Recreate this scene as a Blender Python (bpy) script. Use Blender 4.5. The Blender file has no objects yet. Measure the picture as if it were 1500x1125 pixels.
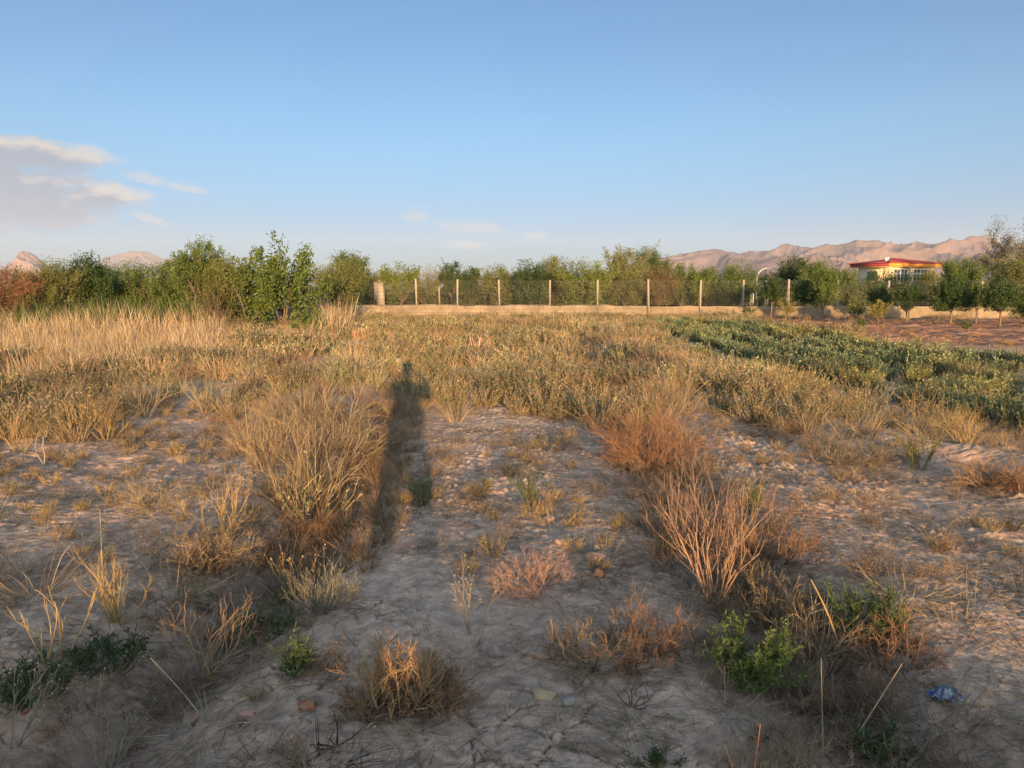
import bpy, math, numpy as np
from mathutils import Vector
R = math.radians
C = bpy.context.scene.collection
TAU = 2*math.pi

# ------------------------------------------------------------------ camera geometry
CAMZ, FPX, PITCH = 1.6, 1112.0, R(7.0)
CP, SP = math.cos(PITCH), math.sin(PITCH)
SUN_EL, SUN_AZ = R(6.0), R(172.3)            # sun low behind the camera, a little to the right

def ray(px, py):
    dx, up = (px-750.0)/FPX, -(py-562.5)/FPX
    return dx, CP+SP*up, -SP+CP*up
def g(px, py, z=0.0):                          # ground point seen at a place of the photograph
    X, Y, Z = ray(px, py); t = (z-CAMZ)/Z
    return X*t, Y*t
def at(px, py, Y0):                            # point at depth Y0
    X, Y, Z = ray(px, py); t = Y0/Y
    return X*t, Y0, CAMZ+Z*t
def project(x, y, z=0.0):
    f = y*CP-(z-CAMZ)*SP; u = y*SP+(z-CAMZ)*CP
    f = np.where(np.abs(f) < 1e-3, 1e-3, f)
    px = 750+FPX*x/f; py = 562.5-FPX*u/f
    return np.where(f > 0, px, -1e5), np.where(f > 0, py, 1e5)

# ------------------------------------------------------------------ noise
def _hash(ix, iy, s):
    h = ix.astype(np.uint32)*np.uint32(374761393)+iy.astype(np.uint32)*np.uint32(668265263)+np.uint32((s*974634773+1013904223) & 0xffffffff)
    h = (h ^ (h >> np.uint32(13)))*np.uint32(1274126177)
    h = (h ^ (h >> np.uint32(15)))*np.uint32(2246822519)
    return (h ^ (h >> np.uint32(16))).astype(np.float64)/4294967296.0
def vnoise(x, y, s=0):
    x = np.asarray(x, float); y = np.asarray(y, float)
    fx, fy = np.floor(x), np.floor(y); ix, iy = fx.astype(np.int64), fy.astype(np.int64)
    u, v = x-fx, y-fy
    u = u*u*u*(u*(u*6-15)+10); v = v*v*v*(v*(v*6-15)+10)
    a = _hash(ix, iy, s); b = _hash(ix+1, iy, s); c = _hash(ix, iy+1, s); d = _hash(ix+1, iy+1, s)
    return (a+(b-a)*u)*(1-v)+(c+(d-c)*u)*v
def fbm(x, y, o=4, s=0, gain=.5):
    t = 0; a = 1; n = 0; x = np.asarray(x, float); y = np.asarray(y, float)
    for i in range(o):
        t = t+a*vnoise(x, y, s+i*17); n += a; a *= gain
        x, y = x*1.9+y*.55+3.1, y*1.9-x*.55+7.7
    return t/n
def ridged(x, y, o=5, s=0):
    t = 0; a = 1; n = 0; x = np.asarray(x, float); y = np.asarray(y, float)
    for i in range(o):
        r = 1-np.abs(2*vnoise(x, y, s+i*13)-1); t = t+a*r*r; n += a; a *= .5
        x, y = x*1.9+y*.5+1.3, y*1.9-x*.5+4.1
    return t/n
def voro(x, y, s=0):                           # F1, F2-F1, cell id
    fx, fy = np.floor(x), np.floor(y); ix, iy = fx.astype(np.int64), fy.astype(np.int64)
    f1 = np.full(x.shape, 9.0); f2 = np.full(x.shape, 9.0); cid = np.zeros(x.shape)
    for i in (-1, 0, 1):
        for j in (-1, 0, 1):
            qx = fx+i+_hash(ix+i, iy+j, s); qy = fy+j+_hash(ix+i, iy+j, s+5)
            d = np.hypot(qx-x, qy-y); near = d < f1
            f2 = np.where(near, f1, np.minimum(f2, d)); cid = np.where(near, _hash(ix+i, iy+j, s+9), cid); f1 = np.where(near, d, f1)
    return f1, f2-f1, cid
def smooth(a, b, x):
    t = np.clip((x-a)/(b-a), 0, 1); return t*t*(3-2*t)

# ------------------------------------------------------------------ terrain
def line_of(pts):
    w = sorted([g(*p) for p in pts], key=lambda q: q[1])
    return np.array([q[1] for q in w]), np.array([q[0] for q in w])
DL = line_of([(20, 1180), (150, 1050), (290, 930), (420, 820), (505, 700), (560, 610), (600, 540)])
DR = line_of([(1330, 1180), (1245, 1040), (1140, 900), (1040, 790), (965, 680), (915, 590), (850, 510)])
RR = line_of([(1720, 760), (1500, 690), (1300, 655), (1150, 615), (1030, 570), (930, 520)])
def off(x, y, L):
    return x-np.interp(y, L[0], L[1])
def H0(x, y):
    h = .05*(fbm(x*.35, y*.35, 2, 3)-.5)
    k = smooth(30, 18, y)*smooth(-3, 1.2, y)
    h = h-.20*k*np.exp(-(off(x, y, DL)/.36)**2)+.06*k*np.exp(-((off(x, y, DL)+.75)/.4)**2)
    h = h-.11*k*np.exp(-(off(x, y, DR)/.30)**2)+.05*k*np.exp(-((off(x, y, DR)-.75)/.4)**2)
    rr = np.exp(-(off(x, y, RR)/.5)**2)*smooth(4, 6, y)
    h = h+.15*rr*k
    h = h+.16*smooth(16, 24, y)*smooth(44, 33, y)*fbm(x*.45, y*.3, 3, 8)          # hummocks before the wall
    return h
def H(x, y, fine=True):
    x = np.asarray(x, float); y = np.asarray(y, float)
    h = H0(x, y)
    near = smooth(60, 25, y)
    h = h+near*(.055*(fbm(x*1.4, y*1.4, 3, 21)-.5)+.028*(fbm(x*4.5, y*4.5, 4, 31, .6)-.5))
    h = h+near*.03*smooth(.52, .72, fbm(x*.8, y*.8, 3, 41))*(fbm(x*5.5, y*5.5, 3, 44)-.3)
    orch = smooth(20, 23, y)*smooth(44, 41, y)*smooth(5, 8, x)
    h = h+orch*(.16*np.abs(fbm(x*1.1, y*2.3, 3, 51)-.5)*2+.22*(fbm(x*3.1, y*4.2, 3, 53, .65)-.5))
    if fine:
        f1, e, cid = voro(x*15+fbm(x*6, y*6, 2, 4)*1.2, y*15, 61)
        clod = smooth(3.8, 5.2, y)*smooth(14, 8, y)
        m = clod*smooth(.42, .62, fbm(x*1.3, y*1.3, 3, 63))+.45*smooth(.5, .7, fbm(x*2.1, y*2.1, 3, 66))*smooth(3.0, 2.0, np.abs(x-4)+0*y+.0)*clod
        h = h+near*m*.06*np.clip(.62-f1, 0, 1)*(cid-.15)
        h = h+near*(.013+.012*smooth(3.5, 5.5, y))*(fbm(x*17, y*17, 4, 71, .72)-.5)
        h = h+near*.011*smooth(11, 7, y)*(fbm(x*48, y*48, 2, 73, .7)-.5)
        # drying cracks
        wx = x+.20*(fbm(x*5, y*5, 4, 81, .65)-.5)+.25*(fbm(x, y, 2, 82)-.5); wy = y+.20*(fbm(x*5, y*5, 4, 83, .65)-.5)
        _, e1, _ = voro(wx*4.2, wy*4.2, 85); _, e2, _ = voro(wx*11, wy*11, 88)
        flat = smooth(.31, .50, fbm(x*.9, y*.9, 3, 91))*smooth(9, 5, y)
        f2 = smooth(.45, .62, fbm(x*2.3, y*2.3, 3, 95)); h = h-flat*.042*(.25+.75*f2)*smooth(.042, .0, e1)-flat*f2*.008*smooth(.10, .0, e2)
    return h
def Z(x, y):
    return float(H(np.array([x]), np.array([y]), False)[0])

# ------------------------------------------------------------------ mesh helpers
class Geo:
    def __init__(s):
        s.V, s.Q, s.T, s.C, s.n = [], [], [], [], 0
    def add(s, V, Q=None, T=None, C=(.5, .5, .5)):
        V = np.asarray(V, float).reshape(-1, 3); C = np.asarray(C, float)
        if C.ndim == 1: C = np.broadcast_to(C, (len(V), 3))
        s.V.append(V); s.C.append(C)
        if Q is not None and len(Q): s.Q.append(np.asarray(Q, np.int64)+s.n)
        if T is not None and len(T): s.T.append(np.asarray(T, np.int64)+s.n)
        s.n += len(V); return s
    def merge(s, o, M=None, t=(0, 0, 0)):
        v, q, tr, c = o.arr()
        return s.add(v+np.array(t), q, tr, c)
    def arr(s):
        f = lambda L, k, d: np.concatenate(L) if L else np.zeros((0, k), d)
        return f(s.V, 3, float), f(s.Q, 4, np.int64), f(s.T, 3, np.int64), f(s.C, 3, float)

def build(name, geo, mat, parent=None, loc=None, smooth_shade=False):
    V, Q, T, Cc = geo.arr() if isinstance(geo, Geo) else geo
    me = bpy.data.meshes.new(name)
    me.vertices.add(len(V)); me.vertices.foreach_set('co', V.astype(np.float32).ravel())
    me.loops.add(len(Q)*4+len(T)*3)
    me.loops.foreach_set('vertex_index', np.concatenate([Q.ravel(), T.ravel()]).astype(np.int32))
    me.polygons.add(len(Q)+len(T))
    me.polygons.foreach_set('loop_start', np.concatenate([np.arange(len(Q))*4, len(Q)*4+np.arange(len(T))*3]).astype(np.int32))
    if smooth_shade: me.polygons.foreach_set('use_smooth', np.ones(len(Q)+len(T), bool))
    me.update(calc_edges=True)
    a = me.color_attributes.new('Col', 'BYTE_COLOR', 'POINT')
    rgba = np.ones((len(V), 4), np.float32); rgba[:, :3] = np.clip(Cc, 0, 1); a.data.foreach_set('color', rgba.ravel())
    me.materials.append(mat)
    o = bpy.data.objects.new(name, me); C.objects.link(o)
    if parent is not None: o.parent = parent
    if loc is not None: o.location = loc
    return o
def empty(name, loc, rz=0):
    o = bpy.data.objects.new(name, None); C.objects.link(o); o.location = loc; o.rotation_euler = (0, 0, rz)
    o.empty_display_size = .1; return o
def tag(o, label=None, cat=None, group=None, kind=None):
    if label: o['label'] = label
    if cat: o['category'] = cat
    if group: o['group'] = group
    if kind: o['kind'] = kind
    return o
def norm(v):
    return v/np.maximum(np.linalg.norm(v, axis=-1, keepdims=True), 1e-9)
def vary(rng, col, n, amt=.18, hue=.06):
    c = np.asarray(col, float)*(1+amt*rng.standard_normal((n, 1)))*(1+hue*rng.standard_normal((n, 3)))
    return np.clip(c, .004, .95)
def mixcol(rng, cols, n, amt=.15, w=None):
    cols = np.asarray(cols, float); return vary(rng, 1, n, amt, .04)*cols[rng.choice(len(cols), n, p=w)]

def tubes(G, P0, P1, R0, R1, Cc, sides=3):
    n = len(P0); d = norm(P1-P0)
    a = np.where(np.abs(d[:, 2:3]) > .9, np.array([[1., 0, 0]]), np.array([[0, 0, 1.]]))
    u = norm(np.cross(d, a)); v = np.cross(d, u)
    th = np.arange(sides)*TAU/sides
    ring = np.cos(th)[None, :, None]*u[:, None]+np.sin(th)[None, :, None]*v[:, None]
    A = P0[:, None]+ring*np.asarray(R0)[:, None, None]; B = P1[:, None]+ring*np.asarray(R1)[:, None, None]
    V = np.concatenate([A, B], 1).reshape(-1, 3)
    i = np.arange(sides); j = (i+1) % sides
    f = np.stack([i, j, j+sides, i+sides], 1)
    Q = (f[None]+(np.arange(n)*2*sides)[:, None, None]).reshape(-1, 4)
    G.add(V, Q, None, np.repeat(np.broadcast_to(Cc, (n, 3)), 2*sides, 0)); return G
def blades(G, rng, B, D, L, W, droop, Cc, seg=3):
    n = len(B); s = norm(np.cross(D, norm(rng.standard_normal((n, 3)))))
    L, W, droop = [np.broadcast_to(np.asarray(q, float), (n,)) for q in (L, W, droop)]
    V = []
    hz = norm(D*np.array([1, 1, 0])+1e-6)
    for k in range(seg+1):
        t = k/seg
        p = B+D*(L*t)[:, None]+(hz*.5-np.array([0, 0, 1.]))*(droop*L*t*t)[:, None]
        w = W*(1-t)**.7*.5+W*.05
        V += [p-s*w[:, None], p+s*w[:, None]]
    V = np.stack(V, 1).reshape(-1, 3)
    f = np.array([[2*k, 2*k+1, 2*k+3, 2*k+2] for k in range(seg)])
    Q = (f[None]+(np.arange(n)*2*(seg+1))[:, None, None]).reshape(-1, 4)
    G.add(V, Q, None, np.repeat(np.broadcast_to(Cc, (n, 3)), 2*(seg+1), 0)); return G
def leaves(G, rng, P, D, L, W, Cc, upbias=.4):
    n = len(P); nn = norm(rng.standard_normal((n, 3))+np.array([0, -.0, upbias]))
    s = norm(np.cross(D, nn)); nn = np.cross(s, D)
    L = np.broadcast_to(np.asarray(L, float), (n,))[:, None]; W = np.broadcast_to(np.asarray(W, float), (n,))[:, None]
    V = np.stack([P, P+D*L*.5+s*W*.5+nn*W*.12, P+D*L, P+D*L*.5-s*W*.5+nn*W*.12], 1).reshape(-1, 3)
    Q = np.arange(4*n).reshape(-1, 4)
    G.add(V, Q, None, np.repeat(np.broadcast_to(Cc, (n, 3)), 4, 0)); return G
def grow(rng, P, D, L, Rr, levels, kids, ang, wob, nsub, up=0., shrink=.7, rs=.65, taper=.85, at_end=True):
    """branching by whole levels at once; returns a list per level of (P0, P1, R0, R1)"""
    out = []
    for lv in range(levels+1):
        segs = []; path = [P]
        for k in range(nsub):
            D = norm(D+wob*rng.standard_normal(D.shape)+np.array([0, 0, up]))
            P2 = P+D*(L/nsub)[:, None]; R2 = Rr*taper**(1/nsub)
            segs.append((P, P2, Rr, R2)); P = P2; Rr = R2; path.append(P)
        out.append([np.concatenate([q[i] for q in segs]) for i in range(4)])
        if lv == levels: break
        k = kids[lv] if isinstance(kids, (list, tuple)) else kids
        n = len(P); idx = np.repeat(np.arange(n), k); path = np.stack(path, 1)
        if at_end:
            P = P[idx]
        else:
            f = rng.uniform(.35, 1, n*k)*(path.shape[1]-1); a = np.minimum(f.astype(int), path.shape[1]-2); fr = (f-a)[:, None]
            P = path[idx, a]*(1-fr)+path[idx, a+1]*fr
        D0 = D[idx]; s = norm(np.cross(D0, rng.standard_normal(D0.shape)))
        an = np.abs(ang*(1+.35*rng.standard_normal(len(idx))))
        D = norm(D0*np.cos(an)[:, None]+s*np.sin(an)[:, None])
        L = L[idx]*shrink*rng.uniform(.65, 1.25, len(idx)); Rr = Rr[idx]*rs
    return out
def stems(rng, n, spread, base=.03, mn=0.):
    az = rng.uniform(0, TAU, n); tl = mn+(spread-mn)*np.sqrt(rng.uniform(0, 1, n))
    D = np.stack([np.sin(tl)*np.cos(az), np.sin(tl)*np.sin(az), np.cos(tl)], 1)
    P = np.stack([base*np.cos(az)*rng.uniform(.2, 1, n), base*np.sin(az)*rng.uniform(.2, 1, n), -.015+0*az], 1)
    return P, D
def inst(proto, pos, yaw, sc, tint=None, lean=None):
    V, Q, T, Cc = proto; n = len(pos); nv = len(V)
    c, s = np.cos(yaw)[:, None], np.sin(yaw)[:, None]; sc = np.asarray(sc, float)
    if sc.ndim == 1: sc = np.repeat(sc[:, None], 3, 1)
    X = V[None, :, 0]*sc[:, :1]; Y = V[None, :, 1]*sc[:, 1:2]; Zz = V[None, :, 2]*sc[:, 2:]
    x = X*c-Y*s; y = X*s+Y*c
    if lean is not None: x = x+lean[:, :1]*Zz; y = y+lean[:, 1:]*Zz
    W = np.stack([x, y, Zz], 2)+pos[:, None]
    o = (np.arange(n)*nv)[:, None, None]
    cc = np.broadcast_to(Cc[None], (n, nv, 3)) if tint is None else Cc[None]*tint[:, None]
    return W.reshape(-1, 3), (Q[None]+o).reshape(-1, 4), (T[None]+o).reshape(-1, 3), cc.reshape(-1, 3)
def scatter(name, protos, x, y, sc, mat, rng, tint=None, lean=.08, kind='stuff', label=None, cat=None, zf=None):
    G = Geo(); z = H(x, y, False) if zf is None else zf
    pos = np.stack([x, y, z-.005], 1); which = rng.integers(0, len(protos), len(x))
    for k, p in enumerate(protos):
        m = which == k
        if m.any():
            n = m.sum(); G.add(*inst(p, pos[m], rng.uniform(0, TAU, n), sc[m], None if tint is None else tint[m], lean*rng.standard_normal((n, 2))))
    o = build(name, G, mat); return tag(o, label, cat, None, kind)

# ------------------------------------------------------------------ materials
def new_mat(name):
    m = bpy.data.materials.new(name); m.use_nodes = True; nt = m.node_tree
    return m, nt, nt.nodes['Principled BSDF'], nt.nodes['Material Output']
def nd(nt, typ, **kw):
    n = nt.nodes.new(typ)
    for k, v in kw.items():
        if k in n.inputs: n.inputs[k].default_value = v
        else: setattr(n, k, v)
    return n
def veg(name, trans=.2, rough=.75, tcol=(1.15, 1.1, .6)):
    m, nt, b, out = new_mat(name)
    a = nd(nt, 'ShaderNodeAttribute', attribute_name='Col')
    b.inputs['Roughness'].default_value = rough; b.inputs['Specular IOR Level'].default_value = .18
    nt.links.new(a.outputs['Color'], b.inputs['Base Color'])
    if trans > 0:
        t = nd(nt, 'ShaderNodeBsdfTranslucent'); mx = nd(nt, 'ShaderNodeMixShader', Fac=trans)
        mu = nd(nt, 'ShaderNodeVectorMath', operation='MULTIPLY'); mu.inputs[1].default_value = tcol
        nt.links.new(a.outputs['Color'], mu.inputs[0]); nt.links.new(mu.outputs[0], t.inputs['Color'])
        nt.links.new(b.outputs[0], mx.inputs[1]); nt.links.new(t.outputs[0], mx.inputs[2]); nt.links.new(mx.outputs[0], out.inputs['Surface'])
    return m
def rock_mat(name, col=None, scale=12, amt=.35, bump=.4, rough=.9, scale2=60):
    m, nt, b, out = new_mat(name)
    tc = nd(nt, 'ShaderNodeNewGeometry')
    n1 = nd(nt, 'ShaderNodeTexNoise', Scale=scale, Detail=6., Roughness=.65); n2 = nd(nt, 'ShaderNodeTexNoise', Scale=scale2, Detail=5., Roughness=.7)
    for n in (n1, n2): nt.links.new(tc.outputs['Position'], n.inputs['Vector'])
    mr = nd(nt, 'ShaderNodeMapRange'); mr.inputs['From Min'].default_value = .3; mr.inputs['From Max'].default_value = .7
    mr.inputs['To Min'].default_value = 1-amt; mr.inputs['To Max'].default_value = 1+amt
    ad = nd(nt, 'ShaderNodeMath', operation='ADD'); ad.inputs[1].default_value = 0
    mxn = nd(nt, 'ShaderNodeMix', data_type='FLOAT'); mxn.inputs[0].default_value = .45
    nt.links.new(n1.outputs['Fac'], mxn.inputs[2]); nt.links.new(n2.outputs['Fac'], mxn.inputs[3]); nt.links.new(mxn.outputs[0], mr.inputs['Value'])
    vm = nd(nt, 'ShaderNodeVectorMath', operation='SCALE')
    if col is None:
        a = nd(nt, 'ShaderNodeAttribute', attribute_name='Col'); nt.links.new(a.outputs['Color'], vm.inputs[0])
    else: vm.inputs[0].default_value = col[:3]
    nt.links.new(mr.outputs[0], vm.inputs['Scale']); nt.links.new(vm.outputs[0], b.inputs['Base Color'])
    b.inputs['Roughness'].default_value = rough; b.inputs['Specular IOR Level'].default_value = .15
    bp = nd(nt, 'ShaderNodeBump', Strength=bump, Distance=.02)
    nt.links.new(mxn.outputs[0], bp.inputs['Height']); nt.links.new(bp.outputs[0], b.inputs['Normal'])
    return m
def plain(name, col, rough=.6, spec=.3, metal=0.):
    m, nt, b, out = new_mat(name)
    tc = nd(nt, 'ShaderNodeNewGeometry'); n1 = nd(nt, 'ShaderNodeTexNoise', Scale=7., Detail=5.)
    nt.links.new(tc.outputs['Position'], n1.inputs['Vector'])
    mr = nd(nt, 'ShaderNodeMapRange'); mr.inputs['To Min'].default_value = .8; mr.inputs['To Max'].default_value = 1.2
    vm = nd(nt, 'ShaderNodeVectorMath', operation='SCALE'); vm.inputs[0].default_value = col
    nt.links.new(n1.outputs['Fac'], mr.inputs['Value']); nt.links.new(mr.outputs[0], vm.inputs['Scale']); nt.links.new(vm.outputs[0], b.inputs['Base Color'])
    b.inputs['Roughness'].default_value = rough; b.inputs['Specular IOR Level'].default_value = spec; b.inputs['Metallic'].default_value = metal
    return m
M_DRY = veg('dry_stem', .12, .7, (1.1, 1., .8)); M_LEAF = veg('leaf', .22, .6); M_WOOD = veg('bark', 0, .85)
M_SOIL = rock_mat('soil', None, 11, .68, 1.0, .95, 150); M_ROCK = rock_mat('stone', None, 14, .25, .5, .9, 70)
M_HILL = rock_mat('hillside', None, .012, .22, 0., 1., .05)
M_WALL = rock_mat('plastered_wall', (.215, .168, .11), 1.6, .22, .5, .95, 18)
M_POST = rock_mat('concrete_post', (.25, .215, .155), 3, .22, .3, .9, 30)
M_WIRE = plain('wire', (.20, .19, .17), .5, .4, .3)

# ------------------------------------------------------------------ world, sun, camera, air
S = bpy.context.scene
w = bpy.data.worlds.new('World'); S.world = w; w.use_nodes = True; nt = w.node_tree
bg = nt.nodes['Background']; bg.inputs['Strength'].default_value = SKY_K = .15
sky = nd(nt, 'ShaderNodeTexSky', sky_type='NISHITA', sun_disc=False, sun_elevation=SUN_EL, sun_rotation=SUN_AZ, altitude=1200., air_density=1.0, dust_density=.6, ozone_density=1.6)
tc = nd(nt, 'ShaderNodeTexCoord'); sp = nd(nt, 'ShaderNodeSeparateXYZ'); nt.links.new(tc.outputs['Generated'], sp.inputs[0])
def mth(op, a, b=None, c=None, clamp=False):
    n = nd(nt, 'ShaderNodeMath', operation=op, use_clamp=clamp)
    for i, v in enumerate((a, b, c)):
        if v is None: continue
        if isinstance(v, (int, float)): n.inputs[i].default_value = v
        else: nt.links.new(v, n.inputs[i])
    return n.outputs[0]
az = mth('ARCTAN2', sp.outputs[0], sp.outputs[1]); el = mth('ARCSINE', sp.outputs[2])
def puff(e_):
    cv = nd(nt, 'ShaderNodeCombineXYZ'); nt.links.new(az, cv.inputs[0]); nt.links.new(mth('MULTIPLY', e_, 2.1), cv.inputs[1])
    a = nd(nt, 'ShaderNodeTexNoise', Scale=30., Detail=10., Roughness=.64, Distortion=.35); b = nd(nt, 'ShaderNodeTexNoise', Scale=110., Detail=5., Roughness=.68)
    for n in (a, b): nt.links.new(cv.outputs[0], n.inputs['Vector'])
    return mth('ADD', mth('MULTIPLY', mth('SUBTRACT', a.outputs['Fac'], .5), 3.0), mth('MULTIPLY', mth('SUBTRACT', b.outputs['Fac'], .5), 1.3))
def blob(el, px, py, wx, wy, tilt=0.):
    X, Y, Zz = ray(px, py); a0 = math.atan2(X, Y); e0 = math.atan2(Zz, math.hypot(X, Y))
    da = mth('SUBTRACT', az, a0); de = mth('SUBTRACT', el, e0)
    if tilt: de = mth('ADD', de, mth('MULTIPLY', da, tilt))
    q = mth('ADD', mth('POWER', mth('ABSOLUTE', mth('DIVIDE', da, wx/FPX)), 2.), mth('POWER', mth('ABSOLUTE', mth('DIVIDE', de, wy/FPX)), 2.))
    return mth('SUBTRACT', 1., q)
def field(bl, soft, k, up=0.):
    e_ = mth('ADD', el, up); nsum = puff(e_)
    m = None
    for b in bl:
        v = blob(e_, *b); m = v if m is None else mth('MAXIMUM', m, v)
    m = mth('ADD', mth('MAXIMUM', m, -3.), mth('MULTIPLY', nsum, k))
    return mth('DIVIDE', m, soft, clamp=True)
CL = [(-60, 280, 190, 50, 0), (48, 299, 108, 31, 0), (70, 228, 70, 20, .08), (20, 222, 60, 22, 0), (150, 285, 40, 12, .1), (-260, 262, 160, 60, 0)]
ST = [(130, 224, 46, 10, .14), (180, 280, 46, 9, .1), (215, 262, 36, 8, .2), (262, 273, 40, 6, .16), (218, 320, 28, 7, .3)]
WI = [(608, 318, 24, 9, 0), (690, 333, 62, 10, .04), (682, 359, 40, 7, 0), (783, 345, 26, 6, 0), (1640, 300, 100, 14, 0), (1900, 240, 150, 24, 0)]
grey = field(CL, .62, .70); above = field(CL, .60, .70, .010); lit = mth('SUBTRACT', 1., above, clamp=True)  # sunlit cloud tops and grey bodies painted into the sky colour
wisp = field(WI, .9, .9); streak = field(ST, 1.0, 1.0)
def over(base, mask, col, op):
    m = nd(nt, 'ShaderNodeMix', data_type='RGBA'); m.inputs[7].default_value = (*col, 1)
    nt.links.new(mth('MULTIPLY', mask, op), m.inputs[0])
    if isinstance(base, tuple): m.inputs[6].default_value = base
    else: nt.links.new(base, m.inputs[6])
    return m.outputs[2]
def mixc(fac, a, b):
    m = nd(nt, 'ShaderNodeMix', data_type='RGBA'); nt.links.new(fac, m.inputs[0])
    for k, v in ((6, a), (7, b)):
        if isinstance(v, tuple): m.inputs[k].default_value = (*v, 1)
        else: nt.links.new(v, m.inputs[k])
    return m.outputs[2]
def ramp(v, a, b):
    n = nd(nt, 'ShaderNodeMapRange', interpolation_type='SMOOTHSTEP'); n.inputs['From Min'].default_value = a; n.inputs['From Max'].default_value = b; nt.links.new(v, n.inputs['Value']); return n.outputs[0]
away = mixc(ramp(el, R(13), R(0)), (.215, .335, .425), (.115, .160, .310))       # dims and tints the sky ahead of the camera
side = mixc(ramp(sp.outputs[1], .05, .68), (1.95, 1.62, 1.50), away)  # sky overhead and behind the camera brightened as added fill light
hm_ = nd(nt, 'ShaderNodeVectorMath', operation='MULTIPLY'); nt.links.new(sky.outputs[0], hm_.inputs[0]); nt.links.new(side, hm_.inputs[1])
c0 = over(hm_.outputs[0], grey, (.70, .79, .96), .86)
c0 = over(c0, mth('MULTIPLY', lit, grey), (1.45, 1.36, 1.26), .85)
c0 = over(c0, streak, (1.42, 1.34, 1.26), .62)
c0 = over(c0, wisp, (1.40, 1.33, 1.28), .50)
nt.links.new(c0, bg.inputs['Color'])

sd = Vector((math.sin(SUN_AZ)*math.cos(SUN_EL), math.cos(SUN_AZ)*math.cos(SUN_EL), math.sin(SUN_EL)))   # towards the sun
sun = bpy.data.lights.new('sun', 'SUN'); sun.energy = 5.0; sun.angle = R(.55); sun.color = (1., .61, .29)
so = bpy.data.objects.new('sun', sun); C.objects.link(so); so.rotation_euler = (-sd).to_track_quat('-Z', 'Y').to_euler(); so.location = (0, -30, 30)

cam = bpy.data.cameras.new('camera'); co = bpy.data.objects.new('camera', cam); C.objects.link(co); S.camera = co
cam.sensor_width = 36; cam.lens = FPX/1500*36; cam.clip_start = .03; cam.clip_end = 40000
co.location = (0, 0, CAMZ); co.rotation_euler = (R(90)-PITCH, 0, 0)
S.view_settings.view_transform = 'Standard'; S.view_settings.look = 'None'; S.view_settings.exposure = 1.7; S.view_settings.gamma = 1
S.cycles.max_bounces = 6; S.cycles.diffuse_bounces = 3; S.cycles.transmission_bounces = 4; S.cycles.volume_bounces = 0; S.cycles.transparent_max_bounces = 6
S.cycles.use_denoising = True; S.cycles.denoising_prefilter = 'ACCURATE'

# ------------------------------------------------------------------ the ground, one sheet out to the horizon
def axis(lo, hi, d0, gr):
    a = list(np.arange(lo, hi, d0)); d = d0; p = a[-1]
    while p < 9800: d *= gr; p += d; a.append(min(p, 9900)); 
    q = a[0]; d = d0; pre = []
    while q > -9800: d *= gr; q -= d; pre.append(max(q, -9900))
    return np.array(pre[::-1]+a)
xs = axis(-2.2, 2.5, .009, 1.024)
ys = [-9900, -5000, -2000, -800, -300, -120, -60, -40]+list(np.arange(-30, 0, 1.))+list(np.arange(0, 1.8, .08)); y = 1.8
while y < 60: ys.append(y); y += max(.0078, .0028*y)
while y < 9900: ys.append(y); y *= 1.045
ys = np.array(ys+[9900])
gx, gy = np.meshgrid(xs, ys); gx, gy = gx.ravel(), gy.ravel(); gz = H(gx, gy)
nx, ny = len(xs), len(ys)
ii = (np.arange(ny-1)[:, None]*nx+np.arange(nx-1)[None]).ravel()
gq = np.stack([ii, ii+1, ii+nx+1, ii+nx], 1)
def soil_colour(x, y):
    px, py = project(x, y)
    base = np.array([.45, .315, .215]); straw = np.array([.38, .275, .155]); dark = np.array([.20, .135, .095]); red = np.array([.225, .125, .075])
    n = len(x); c = np.broadcast_to(base, (n, 3)).copy()
    c = c*(1+.30*(fbm(x*1.1, y*1.1, 4, 101)-.5)[:, None])
    pk = smooth(.45, .7, fbm(x*.7, y*.7, 3, 105))[:, None]; c = c*(1-pk*.5)+pk*.5*np.array([.47, .305, .195])
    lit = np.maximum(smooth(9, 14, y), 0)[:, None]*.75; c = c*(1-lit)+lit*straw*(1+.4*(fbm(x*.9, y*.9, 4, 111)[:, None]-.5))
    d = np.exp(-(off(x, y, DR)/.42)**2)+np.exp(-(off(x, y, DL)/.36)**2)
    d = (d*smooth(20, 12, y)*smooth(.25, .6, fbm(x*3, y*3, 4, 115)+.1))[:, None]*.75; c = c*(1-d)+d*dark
    l2 = (smooth(.60, .74, fbm(x*2.6, y*2.6, 5, 118, .6))*smooth(12, 6, y))[:, None]*.55; c = c*(1-l2)+l2*np.array([.23, .16, .105])
    o = (smooth(19, 22, y)*smooth(48, 45, y)*smooth(5, 8, x))[:, None]; c = c*(1-o)+o*red*(1+.8*(fbm(x*.8, y*1.6, 4, 121)[:, None]-.5))
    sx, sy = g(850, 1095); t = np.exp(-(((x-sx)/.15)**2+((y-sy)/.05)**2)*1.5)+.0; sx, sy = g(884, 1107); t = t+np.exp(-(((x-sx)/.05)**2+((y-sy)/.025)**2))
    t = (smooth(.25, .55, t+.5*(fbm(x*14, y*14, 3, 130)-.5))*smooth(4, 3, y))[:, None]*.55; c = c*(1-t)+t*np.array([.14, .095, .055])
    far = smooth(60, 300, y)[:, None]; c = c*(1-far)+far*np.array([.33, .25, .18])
    return c
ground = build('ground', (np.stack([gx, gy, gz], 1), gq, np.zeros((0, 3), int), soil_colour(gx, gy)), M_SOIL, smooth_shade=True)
tag(ground, 'dry cracked clay field running level to the horizon', 'ground', None, 'structure')

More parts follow.
